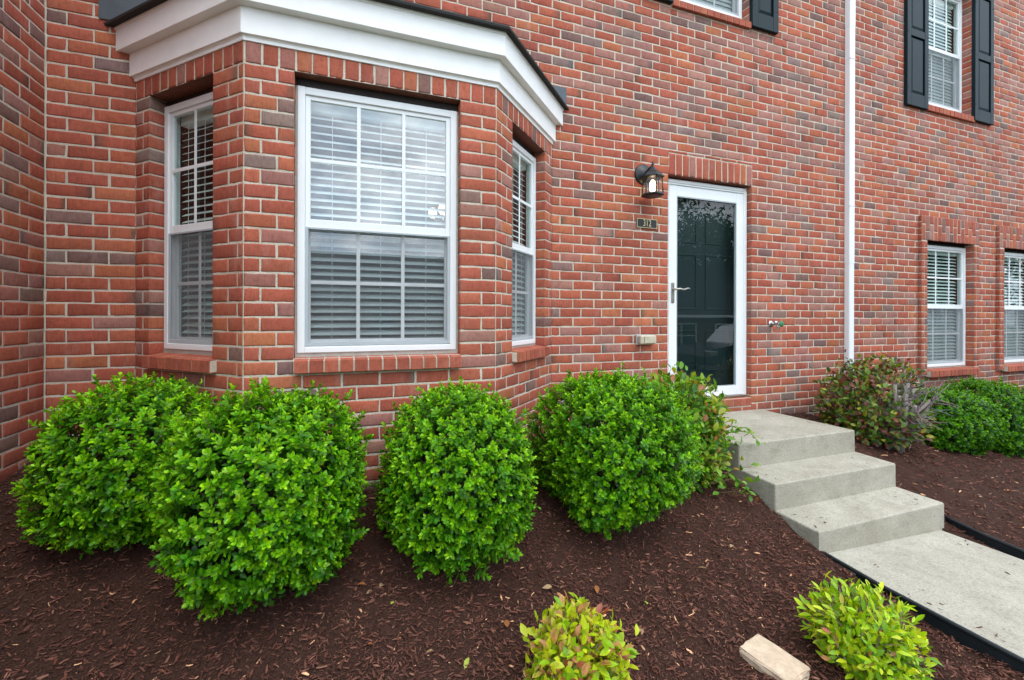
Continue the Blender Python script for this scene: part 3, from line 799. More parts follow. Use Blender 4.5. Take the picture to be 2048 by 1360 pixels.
# ------------------------------------------------------------------ ground
def lerp(x, xs, ys): return np.interp(x, xs, ys)
def gz(X, Y):
    X = np.asarray(X, dtype=float); Y = np.asarray(Y, dtype=float)
    yl = lerp(Y, [-4.5, -2.2, -1.9, -1.56, -1.39, -1.2, -.956, -.79, -.4, 0], [-.06, -.03, .0, .043, .112, .20, .30, .378, .47, .52])
    zl = yl + np.clip((2.81 - X), 0, 6) * .036 * np.clip((Y + 2.6) / 1.5, 0, 1)
    yr = lerp(Y, [-4.5, -2.0, -1.573, -1.258, -.946, -.5, 0], [-.14, -.10, -.02, .165, .34, .45, .53])
    zr = yr - np.clip((X - 4.12), 0, 4) * .125 * np.clip((Y + 2.2) / .8, .12, 1)
    t = np.clip((X - 3.2) / .5, 0, 1)
    return zl * (1 - t) + zr * t
def wob(X, Y):
    return .016 * np.sin(X * 7 + np.sin(Y * 5) * 1.5) * np.sin(Y * 9 + 1.3 + np.sin(X * 4)) + .010 * np.sin(X * 19 + Y * 13 + 2 * np.sin(Y * 6)) + .006 * np.sin(X * 41 - Y * 29 + 2 * np.sin(X * 8))

def m_mulch():
    m, nt, out = mat('mulch_soil'); p = N(nt, 'BsdfPrincipled'); co = objco(nt)
    n1 = noise(nt, 60, 6, .75, co, 1.5); r = ramp(nt, n1.outputs[0], [(.3, (.018, .009, .007)), (.5, (.058, .027, .019)), (.75, (.105, .053, .038))])
    nt.links.new(r.outputs[0], p.inputs['Base Color']); p.inputs['Roughness'].default_value = .95; p.inputs['Specular IOR Level'].default_value = .15
    b = N(nt, 'Bump'); b.inputs['Strength'].default_value = 1; b.inputs['Distance'].default_value = .015
    nt.links.new(n1.outputs[0], b.inputs['Height']); nt.links.new(b.outputs[0], p.inputs['Normal'])
    nt.links.new(p.outputs[0], out.inputs[0]); return m
M['mulch'] = m_mulch()
def sheet(name, x0, x1, y0, y1, nx, ny, m, zf):
    xs = np.linspace(x0, x1, nx); ys = np.linspace(y0, y1, ny); X, Y = np.meshgrid(xs, ys); Z = zf(X, Y)
    V = np.stack([X, Y, Z], -1).reshape(-1, 3); i = np.arange((ny - 1) * (nx - 1)); a = (i // (nx - 1)) * nx + i % (nx - 1)
    F = np.stack([a, a + 1, a + 1 + nx, a + nx], -1)
    return np_mesh(name, V, [F], np.ones((len(V), 3)), m)
tag(sheet('mulch_bed', -2.4, 12, -4.2, .12, 300, 120, M['mulch'], lambda X, Y: gz(X, Y) + wob(X, Y) - .2 * ((X > 2.83) & (X < 4.10) & (Y < -.2))), kind='structure')
def m_grass():
    m, nt, out = mat('lawn'); p = N(nt, 'BsdfPrincipled'); co = objco(nt)
    n1 = noise(nt, 3, 6, .7, co); r = ramp(nt, n1.outputs[0], [(.3, (.035, .07, .015)), (.7, (.07, .13, .03))])
    nt.links.new(r.outputs[0], p.inputs['Base Color']); p.inputs['Roughness'].default_value = .95; nt.links.new(p.outputs[0], out.inputs[0]); return m
M['lawn'] = m_grass()
tag(sheet('ground', -150, 150, -150, 150, 4, 4, M['lawn'], lambda X, Y: X * 0 - .45), kind='structure')

# walkway
mb = MB()
vs = [(2.815, -1.5, .030), (4.085, -1.5, -.020), (4.085, -9, -.055), (2.815, -9, -.005)]
mb.add(vs + [(x, y, z - .3) for x, y, z in vs], [(0, 1, 2, 3)[::-1], (0, 1, 5, 4), (1, 2, 6, 5), (2, 3, 7, 6), (3, 0, 4, 7)])
tag(mb.build('footpath', M['walk']), kind='structure')

# concrete steps
bm = bmesh.new()
prof = [(.0, -.3), (-.003, .560), (-.948, .560), (-.950, .378), (-1.255, .368), (-1.257, .186), (-1.562, .175), (-1.562, -.3)]
va = [bm.verts.new((2.811, y, z)) for y, z in prof]; vb = [bm.verts.new((4.122, y, z)) for y, z in prof]
bm.faces.new(va[::-1]); bm.faces.new(vb)
for i in range(len(prof)):
    j = (i + 1) % len(prof); bm.faces.new((va[i], va[j], vb[j], vb[i]))
bmesh.ops.recalc_face_normals(bm, faces=bm.faces[:])
sel = []
for e in bm.edges:
    zs = [v.co.z for v in e.verts]; ys = [v.co.y for v in e.verts]
    if min(zs) > .1:
        mid = (e.verts[0].co + e.verts[1].co) / 2
        concave = abs(ys[0] - ys[1]) < 1e-4 and abs(zs[0] - zs[1]) < 1e-4 and (abs(zs[0] - .378) < .002 or abs(zs[0] - .186) < .002)
        if not concave and mid.y < -.01: sel.append(e)
bmesh.ops.bevel(bm, geom=sel, offset=.014, segments=3, affect='EDGES', profile=.6)
me = bpy.data.meshes.new('concrete_steps'); bm.to_mesh(me); bm.free(); me.materials.append(M['concrete'])
me.transform(Matrix.Translation((-3.466, .95, 0)))
st = link('concrete_steps', me, None, (3.466, -.95, 0)); tag(st, 'three grey concrete steps with a landing leading up to the front door', 'steps')

# edging strips
for pts, r_, lb in (([(2.835, -1.575, .046), (2.803, -1.9, .038), (2.79, -2.4, .030), (2.80, -3.2, .012), (2.80, -4.1, .0)], .012, 'thin black plastic edging along the left side of the path'),
                    ([(4.27, -1.50, .02), (4.215, -1.75, .005), (4.175, -2.1, -.012), (4.17, -2.7, -.02), (4.17, -4.1, -.03)], .012, 'black plastic edging along the right side of the path')):
    P2 = []
    for a, b in zip(pts[:-1], pts[1:]):
        for q in range(6): P2.append(Vector(a).lerp(Vector(b), q / 6))
    P2.append(Vector(pts[-1]))
    mb = MB(); mb.tube(P2, r_, 10)
    for a, b in zip(P2[:-1], P2[1:]):
        mb.add([a, b, b - Vector((0, 0, .09)), a - Vector((0, 0, .09))], [(0, 1, 2, 3)])
    tag(mb.build('edging_strip', M['edging'], None, pts[0]), lb, 'edging')

# stone block
bm = bmesh.new(); bmesh.ops.create_cube(bm, size=1)
for v in bm.verts: v.co = Vector((v.co.x * .155, v.co.y * .225, v.co.z * .052))
bmesh.ops.bevel(bm, geom=bm.edges[:], offset=.006, segments=2, affect='EDGES'); bmesh.ops.subdivide_edges(bm, edges=bm.edges[:], cuts=2, use_grid_fill=True)
for v in bm.verts: v.co += Vector((jit(.005), jit(.005), jit(.003)))
me = bpy.data.meshes.new('stone_block'); bm.to_mesh(me); bm.free(); me.materials.append(M['stone'])
so = link('stone_block', me, None, (1.770, -2.10, .016)); so.rotation_euler = (R(4), R(-3), R(12))
tag(so, 'cream oblong stone block lying on the mulch beside the yellow-green shrub', 'stone')

# ------------------------------------------------------------------ mulch chips
def chips(n, xr, yr, smin, smax):
    X = rng.uniform(*xr, n); Y = rng.uniform(*yr, n)
    ok = ~((X > 2.80) & (X < 4.13) & (Y > -1.57)) & ~((X > 2.79) & (X < 4.12) & (Y < -1.5))
    ok &= ~((np.abs(X - .2) < 1.5) & (Y > -.76 + np.maximum(0, np.maximum(-.514 - X, X - .93))))
    X, Y = X[ok], Y[ok]; n = len(X)
    Z = gz(X, Y) + wob(X, Y)
    L = smin + (smax - smin) * rng.random(n) ** 2.4; Wd = L * rng.uniform(.10, .38, n); Wd = np.clip(Wd, .0022, .011); T = Wd * rng.uniform(.2, .5, n)
    th = rng.uniform(0, 2 * np.pi, n); el = rng.normal(0, .22, n); rl = rng.normal(0, .6, n)
    d = np.stack([np.cos(th) * np.cos(el), np.sin(th) * np.cos(el), np.sin(el)], -1)
    s0 = np.stack([-np.sin(th), np.cos(th), np.zeros(n)], -1); u0 = np.cross(d, s0)
    s = s0 * np.cos(rl)[:, None] + u0 * np.sin(rl)[:, None]; u = np.cross(d, s)
    c = np.stack([X, Y, Z + .003 + rng.uniform(0, .010, n)], -1)
    bend = rng.normal(0, .06, n) * L
    V = []
    for q, wq in ((-1, .55), (0, 1.), (1, .45)):
        base = c + d * (L * .5 * q)[:, None] + u * (bend * (1 - q * q))[:, None]
        w = (Wd * wq * .5)[:, None]; t = (T * .5)[:, None]
        V += [base + s * w - u * t, base - s * w - u * t, base - s * w * .8 + u * t, base + s * w * .8 + u * t]
    V = np.stack(V, 1)                           # n,12,3
    b = (np.arange(n) * 12)[:, None]
    quads = [(0, 1, 2, 3), (11, 10, 9, 8)]
    for a in (0, 4):
        for k in range(4): quads.append((a + k, a + 4 + k, a + 4 + (k + 1) % 4, a + (k + 1) % 4))
    F = (b[:, :, None] + np.array(quads)[None]).reshape(-1, 4)
    pal = np.array([2.75, 2.25, 1.85]) * np.array([(.040, .019, .016), (.056, .027, .022), (.030, .014, .012), (.072, .037, .030), (.048, .021, .017), (.022, .011, .010), (.095, .055, .044), (.30, .20, .13)])
    pi = rng.choice(len(pal), n, p=[.24, .2, .17, .12, .12, .083, .052, .015])
    C = pal[pi] * rng.uniform(.75, 1.2, n)[:, None]
    return V.reshape(-1, 3), F, np.repeat(C, 12, 0)
VS, FS, CS = [], [], []; off = 0
for a in ((46000, (-1.69, 2.80), (-2.75, -.05), .005, .036), (26000, (-1.4, 2.78), (-2.75, -1.0), .004, .026), (15000, (4.13, 9.5), (-2.6, -.03), .012, .06), (8000, (-1.2, 2.78), (-2.7, -1.3), .010, .042)):
    v, f, c = chips(*a); VS.append(v); FS.append(f + off); CS.append(c); off += len(v)
def litter(n):
    v, f, c = chips(n * 6, (-1.6, 2.7), (-2.7, -1.2), .005, .03); k = min(n, len(v) // 12); v = v[:k * 12].reshape(k, 12, 3); f = f[:k * 10]; c = c[:k * 12]
    ctr = v.mean(1, keepdims=True); v = v - ctr
    L_ = []
    for i in range(k):
        z_ = random.random(); e = abs(random.gauss(0, .14)); x = 2.83 + e if random.random() < .5 else 4.06 - e
        if z_ < .2: L_.append((min(max(x, 2.85), 4.05), random.uniform(-.9, -.1), .565))
        elif z_ < .35: L_.append((x, random.uniform(-1.22, -.97), .376))
        elif z_ < .5: L_.append((x, random.uniform(-1.53, -1.28), .184))
        else:
            y = random.uniform(-2.6, -1.6); L_.append((x, y, .034 - (x - 2.815) / 1.27 * .05 - (y + 1.5) * -.0047))
    return (v + np.array(L_)[:, None, :]).reshape(-1, 3), f, c
v, f, c = litter(170); VS.append(v); FS.append(f + off); CS.append(c)
tag(np_mesh('mulch_chips', np.concatenate(VS), [np.concatenate(FS)], np.concatenate(CS), M['chip'], smooth=False), 'dark brown shredded bark mulch covering the planting beds', 'mulch', kind='stuff')

# ------------------------------------------------------------------ leaves
def norm(a): return a / np.maximum(1e-9, np.linalg.norm(a, axis=-1, keepdims=True))
def leaves(P, D, U, L, W, curl, C, fold=.25, shape=(.62, 1., .72)):
    """P base, D direction, U upper-side normal, L length, W width -> verts (n,11,3), faces"""
    n = len(P); D = norm(D); S_ = norm(np.cross(D, U)); U = norm(np.cross(S_, D))
    L = np.broadcast_to(L, n)[:, None]; W = np.broadcast_to(W, n)[:, None]; curl = np.broadcast_to(curl, n)[:, None]
    V = [P]
    for q, w in ((.28, shape[0]), (.56, shape[1]), (.82, shape[2])):
        c = P + D * L * q - U * curl * L * q * q; h = W * .5 * w
        V += [c + S_ * h + U * h * fold, c, c - S_ * h + U * h * fold]
    V.append(P + D * L - U * curl * L)
    V = np.stack(V, 1)
    b = (np.arange(n) * 11)[:, None, None]
    tri = b + np.array([(0, 2, 1), (0, 3, 2), (7, 8, 10), (8, 9, 10)])[None]
    quad = b + np.array([(1, 2, 5, 4), (2, 3, 6, 5), (4, 5, 8, 7), (5, 6, 9, 8)])[None]
    return V.reshape(-1, 3), tri.reshape(-1, 3), quad.reshape(-1, 4), np.repeat(C, 11, 0)
class Foliage:
    def __init__(s): s.V = []; s.T = []; s.Q = []; s.C = []; s.n = 0
    def add(s, r):
        v, t, q, c = r; s.V.append(v); s.T.append(t + s.n); s.Q.append(q + s.n); s.C.append(c); s.n += len(v)
    def build(s, name, m, parent):
        return np_mesh(name, np.concatenate(s.V), [np.concatenate(s.T), np.concatenate(s.Q)], np.concatenate(s.C), m, parent)
def fib(n):
    i = np.arange(n) + .5; ph = np.pi * (1 + 5 ** .5) * i; z = 1 - 2 * i / n; r = np.sqrt(1 - z * z)
    return np.stack([r * np.cos(ph), r * np.sin(ph), z], -1)
def lump(d, seed, amp):
    r = np.zeros(len(d)); g = np.random.default_rng(seed)
    for k in range(10):
        v = g.normal(size=3); v /= np.linalg.norm(v); r += g.uniform(-1, 1) * np.maximum(0, d @ v) ** 5
    for k in range(26):
        v = g.normal(size=3); v /= np.linalg.norm(v); r += .6 * g.uniform(-1, 1) * np.maximum(0, d @ v) ** 26
    return 1 + amp * r
def tangent(A):
    ref = np.where(np.abs(A[:, 2:3]) < .9, np.array([[0, 0, 1.]]), np.array([[1., 0, 0]]))
    t = norm(np.cross(A, ref)); return t, np.cross(A, t)

def boxwood(cx, cy, zb, rx, ry, h, label, nshoot, seed, ll=.034, group='clipped round holly bushes', tone=(1, 1, 1), cat='bush', clip_y=None):
    """round clipped bush: shoots ending in rosettes of glossy leaves"""
    global rng
    rng = np.random.default_rng(seed)
    root = empty('round_bush', (cx, cy, zb), label, cat, group)
    fol = Foliage(); stems = MB()
    cz = zb + h * .50; rz = h * .52
    d = fib(nshoot) + rng.normal(0, .035, (nshoot, 3)); d = norm(d)
    keep = d[:, 2] > -.80
    d = d[keep]; n = len(d)
    low = np.clip((-d[:, 2] - .2) / .6, 0, 1)
    box = (np.abs(d) ** 2.7).sum(1) ** (-1 / 2.7)
    rad = .96 * box * lump(d, seed, .15) + rng.normal(0, .036, n) - .10 * low
    sprig = rng.random(n) < .04 + .09 * (d[:, 2] > .6)
    rad = rad + np.where(sprig, rng.uniform(.04, .15, n), 0)
    tip = np.array([cx, cy, cz]) + d * rad[:, None] * np.array([rx, ry, rz])
    if clip_y is not None:
        ok = clip_y(tip); tip = tip[ok]; d = d[ok]; sprig = sprig[ok]; n = len(tip)
    tip[:, 2] = np.maximum(tip[:, 2], zb - .10 + rng.uniform(.0, .05, n))
    ax = norm(d * np.array([1 / rx, 1 / ry, 1 / rz]) * .45 + np.array([0, 0, .50]) + rng.normal(0, .25, (n, 3)))
    t, b = tangent(ax)
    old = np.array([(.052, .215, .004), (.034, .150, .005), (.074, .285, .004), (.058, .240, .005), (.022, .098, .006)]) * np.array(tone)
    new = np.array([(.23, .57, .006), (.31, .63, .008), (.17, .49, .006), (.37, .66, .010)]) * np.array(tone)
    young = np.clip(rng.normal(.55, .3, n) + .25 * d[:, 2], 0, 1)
    tiers = [(-.062, 6, 1.10, 1.22, 0., .030), (-.034, 6, 1.05, 1.02, .25, .045), (-.012, 5, .90, .74, .60, .05), (.0, 4, .62, .38, 1., .06)]
    for hz, k, ls, ang, yf, jt in tiers:
        ph0 = rng.uniform(0, 6.28, n)
        for i in range(k):
            ph = ph0 + 2 * np.pi * i / k + rng.normal(0, .2, n); an = ang + rng.normal(0, .18, n)
            dr = ax * np.cos(an)[:, None] + (t * np.cos(ph)[:, None] + b * np.sin(ph)[:, None]) * np.sin(an)[:, None]
            P = tip + ax * (hz + rng.normal(0, .006, n))[:, None]
            L = ll * ls * rng.uniform(.75, 1.2, n); W = L * rng.uniform(.44, .56, n)
            co = old[rng.integers(0, len(old), n)]; cn = new[rng.integers(0, len(new), n)]
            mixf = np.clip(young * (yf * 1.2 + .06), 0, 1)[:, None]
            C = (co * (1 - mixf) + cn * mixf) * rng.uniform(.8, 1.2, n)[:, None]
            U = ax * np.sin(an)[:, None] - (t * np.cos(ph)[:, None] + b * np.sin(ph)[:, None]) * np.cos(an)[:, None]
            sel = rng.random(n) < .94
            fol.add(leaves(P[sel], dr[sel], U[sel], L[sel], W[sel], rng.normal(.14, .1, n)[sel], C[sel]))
    # inner leaves
    m = int(nshoot * 1.6); q = norm(rng.normal(size=(m, 3))); rr = rng.uniform(.55, .95, m) * (np.abs(q) ** 2.7).sum(1) ** (-1 / 2.7) * .96
    P = np.array([cx, cy, cz]) + q * rr[:, None] * np.array([rx, ry, rz]); P = P[P[:, 2] > zb + .02]; m = len(P)
    if clip_y is not None:
        P = P[clip_y(P)]; m = len(P)
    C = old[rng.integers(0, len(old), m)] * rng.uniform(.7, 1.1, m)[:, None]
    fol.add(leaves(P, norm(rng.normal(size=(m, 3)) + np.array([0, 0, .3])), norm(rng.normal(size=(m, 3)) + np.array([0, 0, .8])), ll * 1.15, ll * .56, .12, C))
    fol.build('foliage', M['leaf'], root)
    for i in range(0, n, 9):
        p0 = Vector((cx + jit(.06), cy + jit(.06), zb + .02)); p1 = Vector(tip[i]); mid = p0.lerp(p1, .5) + Vector((jit(.05), jit(.05), .05))
        stems.tube([p0, mid, p1], [.006, .004, .0015], 5, (.10, .075, .05))
    for i in range(7):
        a = 2 * math.pi * i / 7; stems.tube([(cx + .03 * math.cos(a), cy + .03 * math.sin(a), zb - .05), (cx + .12 * math.cos(a), cy + .12 * math.sin(a), cz)], [.014, .008], 6, (.10, .075, .05))
    stems.build('stem', M['bark'], root)
    return root

bayclip = lambda p: ~((np.abs(p[:, 0] - .21) < 1.5) & (p[:, 1] > -.77 + np.maximum(0, np.maximum(-.514 - p[:, 0], p[:, 0] - .93)))) & (p[:, 0] > -1.66)
boxwood(-.955, -.82, .41, .36, .38, .74, 'round green bush in the brick corner, farthest left of the four by the bay', 1150, 1, .029, clip_y=bayclip)
boxwood(-.285, -1.215, .235, .39, .40, .91, 'largest round green bush, in front of the left bay corner', 1450, 2, .031, clip_y=bayclip)
boxwood(.585, -1.18, .25, .375, .39, .86, 'tall egg-shaped green bush under the right half of the wide bay window', 1400, 3, .029, clip_y=bayclip)
boxwood(1.575, -1.10, .23, .44, .44, .93, 'broad round green bush between the bay and the leggy shrub by the door', 1650, 4, .029, clip_y=bayclip)
boxwood(6.02, -.62, .03, .46, .42, .70, 'dark green mounded bush right of the half-bare shrub', 1000, 5, .034, 'dark green bushes right of the steps', (.55, .66, .7))
boxwood(6.98, -.58, -.06, .46, .42, .84, 'dark green bush cut off by the right edge of the photo', 1000, 6, .034, 'dark green bushes right of the steps', (.55, .66, .7))

def branches(root, cx, cy, zb, tips, col, r0=.012, name='branch'):
    mb = MB()
    for p1 in tips:
        p0 = Vector((cx + jit(.07), cy + jit(.07), zb)); p1 = Vector(p1)
        pts = [p0]
        for q in (.3, .55, .8): pts.append(p0.lerp(p1, q) + Vector((jit(.03), jit(.03), .06 * (1 - q) + jit(.02))))
        pts.append(p1); mb.tube(pts, [r0, r0 * .75, r0 * .5, r0 * .32, r0 * .18], 5, tuple(c * random.uniform(.8, 1.2) for c in col))
    return mb.build(name, M['bark'], root)

def leggy(cx, cy, zb, rx, ry, h, label, nsh, seed, pal, pw, ll, wl, bark, cat='shrub', name='leggy_shrub', cover=None, r0=.009, tipspread=.03, lk=9, stray=None, mleaf='leafy'):
    """open shrub: shoots with leaves along their outer third"""
    global rng
    rng = np.random.default_rng(seed); random.seed(seed)
    root = empty(name, (cx, cy, zb), label, cat)
    d = norm(fib(nsh) + rng.normal(0, .12, (nsh, 3))); d = d[d[:, 2] > -.75]
    rad = np.minimum(lump(d, seed, .2) + rng.normal(0, .08, len(d)), 1.08)
    c0 = np.array([cx, cy, zb + h * .5]); tip = c0 + d * rad[:, None] * np.array([rx, ry, h * .5])
    if stray is not None:
        tip = np.concatenate([tip, np.array(stray)]); d = np.concatenate([d, norm(np.array(stray) - c0)])
    n = len(tip)
    base = np.array([cx, cy, zb]) + rng.normal(0, .04, (n, 3)) * np.array([1, 1, 0])
    ax = norm(norm(tip - base) * .5 + d * .5 + np.array([0, 0, .35]) + rng.normal(0, .15, (n, 3)))
    t, b = tangent(ax)
    lv = cover(tip, d) if cover is not None else np.ones(n, bool)
    pal = np.array(pal); fol = Foliage()
    for k in range(lk):
        hz = -k * ll * .55 + rng.normal(0, ll * .2, n); ph = k * 2.4 + rng.uniform(0, 6.28, n); an = np.clip(.5 + .12 * k + rng.normal(0, .25, n), .2, 1.6)
        side = t * np.cos(ph)[:, None] + b * np.sin(ph)[:, None]
        dr = ax * np.cos(an)[:, None] + side * np.sin(an)[:, None]; U = ax * np.sin(an)[:, None] - side * np.cos(an)[:, None]
        P = tip + ax * hz[:, None] + rng.normal(0, tipspread, (n, 3))
        L = ll * rng.uniform(.65, 1.25, n); W = L * rng.uniform(wl * .85, wl * 1.15, n)
        C = pal[rng.choice(len(pal), n, p=pw(k, lk))] * rng.uniform(.8, 1.2, n)[:, None]
        s_ = lv & (rng.random(n) < .9) & (P[:, 2] > zb - .12)
        fol.add(leaves(P[s_], dr[s_], U[s_], L[s_], W[s_], rng.normal(.2, .18, n)[s_], C[s_], .3, (.7, 1., .62)))
    fol.build('foliage', M[mleaf], root)
    sub = np.concatenate([tip[lv][::max(1, n // 110)], (c0 + (tip[~lv] - c0) * .60)[::5]])
    branches(root, cx, cy, zb - .03, [tuple(p) for p in sub] + ([tuple(x) for x in stray] if stray else []), bark, r0)
    return root

# loose shrub with bronze tips left of the landing
palA = [(.12, .32, .012), (.06, .19, .012), (.24, .42, .02), (.44, .24, .03), (.36, .13, .04), (.34, .38, .02)]
def pwA(k, n):
    if k < 2: return [.30, .12, .28, .11, .06, .13]
    return [.40, .36, .16, .02, .01, .05]
lsh = leggy(2.31, -.82, .22, .375, .36, .86, 'loose shrub with bronze-tipped leaves left of the concrete landing', 1000, 21, palA, pwA, .058, .54, (.16, .11, .07), lk=9,
      stray=[(2.72, -1.12, .36), (2.78, -1.08, .44), (2.62, -1.2, .30)])
def sprig(root, pts, n, ll, seed):
    g = np.random.default_rng(seed); P2 = [Vector(p) for p in pts]
    mb = MB(); mb.tube(P2, [.004, .003, .0025, .0015][:len(P2)], 6, (.15, .12, .06)); mb.build('branch', M['bark'], root)
    q = np.linspace(.35, 1, n); xs = np.linspace(0, 1, len(pts)); A = np.array([tuple(p) for p in P2])
    P = np.stack([np.interp(q, xs, A[:, i]) for i in range(3)], -1)
    ph = np.arange(n) * 2.4; D = np.stack([np.cos(ph), np.sin(ph), .25 + 0 * ph], -1) + norm(A[-1] - A[-2]) * .7
    C = np.array(palA)[g.choice([0, 0, 1, 2], n)] * g.uniform(.8, 1.2, (n, 1))
    f = Foliage(); f.add(leaves(P, D, np.tile(np.array([[0, 0, 1.]]), (n, 1)) + g.normal(0, .3, (n, 3)), ll * g.uniform(.7, 1.15, n), ll * .5, .2, C)); f.build('foliage', M['leafy'], root)
sprig(lsh, [(2.50, -.90, .62), (2.68, -.97, .72), (2.82, -1.0, .70), (2.96, -.99, .58)], 14, .066, 1)
sprig(lsh, [(2.50, -.95, .60), (2.62, -1.0, .68), (2.74, -1.02, .69), (2.84, -1.0, .66)], 12, .062, 2)
sprig(lsh, [(2.42, -1.0, .42), (2.52, -1.12, .44), (2.60, -1.18, .38), (2.64, -1.2, .30)], 13, .058, 3)
# half bare shrub right of the landing
palB = [(.13, .24, .02), (.06, .13, .015), (.34, .34, .03), (.20, .05, .03), (.32, .11, .07), (.10, .035, .025)]
def pwB(k, n): return [.28, .28, .13, .13, .06, .12]
def coverB(tip, d):
    # right front half has lost its leaves
    bare = (d[:, 0] * .8 - d[:, 1] * .6 > .16) & (d[:, 2] > -.28) & (d[:, 2] < .74)
    return ~bare | (rng.random(len(d)) < .12)
bare = leggy(4.92, -.62, .28, .47, .40, .82, 'half-bare shrub with grey twigs and reddish leaves right of the landing', 800, 22, palB, pwB, .056, .56, (.20, .17, .145), cover=coverB, r0=.010, lk=7, name='bare_shrub')
mb = MB()
random.seed(5)
for k in range(9):
    a = Vector((4.86 + jit(.10), -.82 + jit(.08), .28)); top = Vector((4.86 + jit(.24), -.95 + jit(.10), .72 + random.random() * .24))
    mb.tube([a, a.lerp(top, .5) + Vector((jit(.03), jit(.03), .03)), top], [.022, .019, .016], 8, (.24, .215, .19))
    for j in range(16):
        p0 = a.lerp(top, random.uniform(.2, 1.)); e = p0 + Vector((jit(.17) + .02, jit(.17) - .04, random.uniform(-.12, .20)))
        mb.tube([p0, p0.lerp(e, .5) + Vector((jit(.03), jit(.03), jit(.03))), e], [.0055, .004, .002], 5, tuple(x * random.uniform(.7, 1.15) for x in (.22, .19, .165)))
mb.build('trunk', M['bark'], bare)

# two low yellow-green shrubs in front
palC = [(.44, .62, .010), (.30, .54, .010), (.58, .66, .022), (.17, .38, .010), (.60, .29, .12), (.42, .11, .06), (.55, .46, .09)]
def pwC(k, n): return [.22, .17, .17, .05, .23, .06, .10] if k > 2 else [.26, .12, .30, .03, .17, .05, .07]
def pwD(k, n): return [.36, .30, .17, .13, .015, .01, .015]
leggy(.862, -1.97, .0, .178, .18, .345, 'low yellow-green shrub with browned leaf tips at the bottom edge', 520, 31, palC, pwC, .047, .50, (.20, .12, .07), cat='shrub', name='yellow_shrub', lk=9, tipspread=.009)
leggy(2.14, -2.23, -.02, .175, .205, .33, 'low lime-green shrub beside the path and the cream stone', 520, 32, palC, pwD, .046, .36, (.24, .18, .12), cat='shrub', name='yellow_shrub', lk=9, tipspread=.009)

# ------------------------------------------------------------------ fallen leaves and splinters
random.seed(3); rng = np.random.default_rng(77)
spots = [(.02, -1.42), (.10, -1.35), (.06, -1.30), (.16, -1.33), (.22, -1.40), (.33, -1.62), (.72, -1.55), (.95, -1.45), (-.45, -1.66), (-.28, -1.75), (1.25, -1.48), (1.30, -1.80), (1.45, -1.62), (.35, -1.9), (.12, -1.55), (-.8, -1.15), (1.9, -1.5), (2.2, -1.45), (2.35, -1.75), (1.65, -2.25), (.50, -1.70), (5.1, -1.35), (5.6, -1.3), (4.8, -1.5), (6.0, -1.2)]
kinds = {'tan': ((.40, .27, .15), 'small dry tan leaf lying on the dark mulch'), 'orange': ((.36, .14, .05), 'small dry orange-brown leaf lying on the dark mulch'), 'green': ((.36, .42, .07), 'small yellow-green leaf fallen on the dark mulch')}
for i, (x, y) in enumerate(spots):
    kd = ('tan', 'tan', 'orange', 'tan', 'green', 'tan', 'orange', 'tan')[i % 8]; col, lb = kinds[kd]
    z = float(gz(x, y) + wob(x, y)) + .012; a = random.uniform(0, 6.28); L = random.uniform(.03, .055)
    v, t3, q4, c = leaves(np.array([[x, y, z]]), np.array([[math.cos(a), math.sin(a), .15]]), np.array([[jit(.5), jit(.5), 1.]]), L, L * .5, np.array([.2 + jit(.4)]), np.array([col]), .4)
    tag(np_mesh('fallen_leaf', v, [t3, q4], c, M['dry'], None, (x, y, z)), lb, 'leaf', {'tan': 'dry tan leaves on the mulch', 'orange': 'orange-brown leaves on the mulch', 'green': 'yellow-green leaves on the mulch'}[kd])

# ------------------------------------------------------------------ across the street (seen only as reflections in the glass)
M['asphalt'] = m_plain('asphalt', (.045, .046, .048), .9, 0, .2, 8, .4, 80)
M['roofing'] = m_plain('dark_roofing', (.030, .030, .032), .9, 0, .3, 20)
M['farbrick'] = m_plain('far_brick', (.13, .052, .040), .9, 0, .25, 30)
M['darkglass'] = m_plain('dark_glass', (.02, .03, .033), .08, 0, .1)
M['carwhite'] = m_plain('car_paint_white', (.72, .73, .75), .25, 0, .02); M['carblack'] = m_plain('car_paint_black', (.012, .014, .018), .2, 0, .05); M['tyre'] = m_plain('tyre_rubber', (.015, .015, .015), .8, 0, .1)
def slab(name, x0, x1, y0, y1, z, m): 
    mb = MB(); mb.add([(x0, y0, z), (x1, y0, z), (x1, y1, z), (x0, y1, z)], [(0, 1, 2, 3)]); return tag(mb.build(name, m), kind='structure')
slab('road', -60, 80, -11.2, -6.6, -.440, M['asphalt'])
mb = MB(); mb.box((-60, -6.6, -.5), (80, -6.42, -.33)); mb.box((-60, -11.38, -.5), (80, -11.2, -.33)); tag(mb.build('kerb', M['concrete']), kind='structure')
nh = empty('reflected_house', (17, -16, -.45), 'dark brick house across the street, mirrored in the door glass', 'house')
mb = MB(); mb.box((6, -22, -.45), (30, -13, 1.62)); mb.add([(18.6, -12.9, -.45), (24.6, -12.9, -.45), (24.6, -12.9, 1.62), (21.6, -12.9, 3.4), (18.6, -12.9, 1.62)], [(0, 1, 2, 3, 4)]); mb.build('wall', M['farbrick'], nh)
mb = MB()
mb.add([(5.5, -12.5, 1.60), (30.5, -12.5, 1.60), (30.5, -17.5, 4.6), (5.5, -17.5, 4.6)], [(0, 1, 2, 3)]); mb.add([(5.5, -17.5, 4.6), (30.5, -17.5, 4.6), (30.5, -22.5, 1.6), (5.5, -22.5, 1.6)], [(0, 1, 2, 3)])
mb.build('roof', M['roofing'], nh)
mb = MB(); mb.box((5.5, -12.52, 1.50), (30.5, -12.45, 1.62))
for (xa, za), (xb, zb) in (((18.4, 1.55), (21.6, 3.5)), ((21.6, 3.5), (24.8, 1.55))): mb.tube([(xa, -12.6, za), (xb, -12.6, zb)], .09, 4)
mb.build('fascia', M['white'], nh)
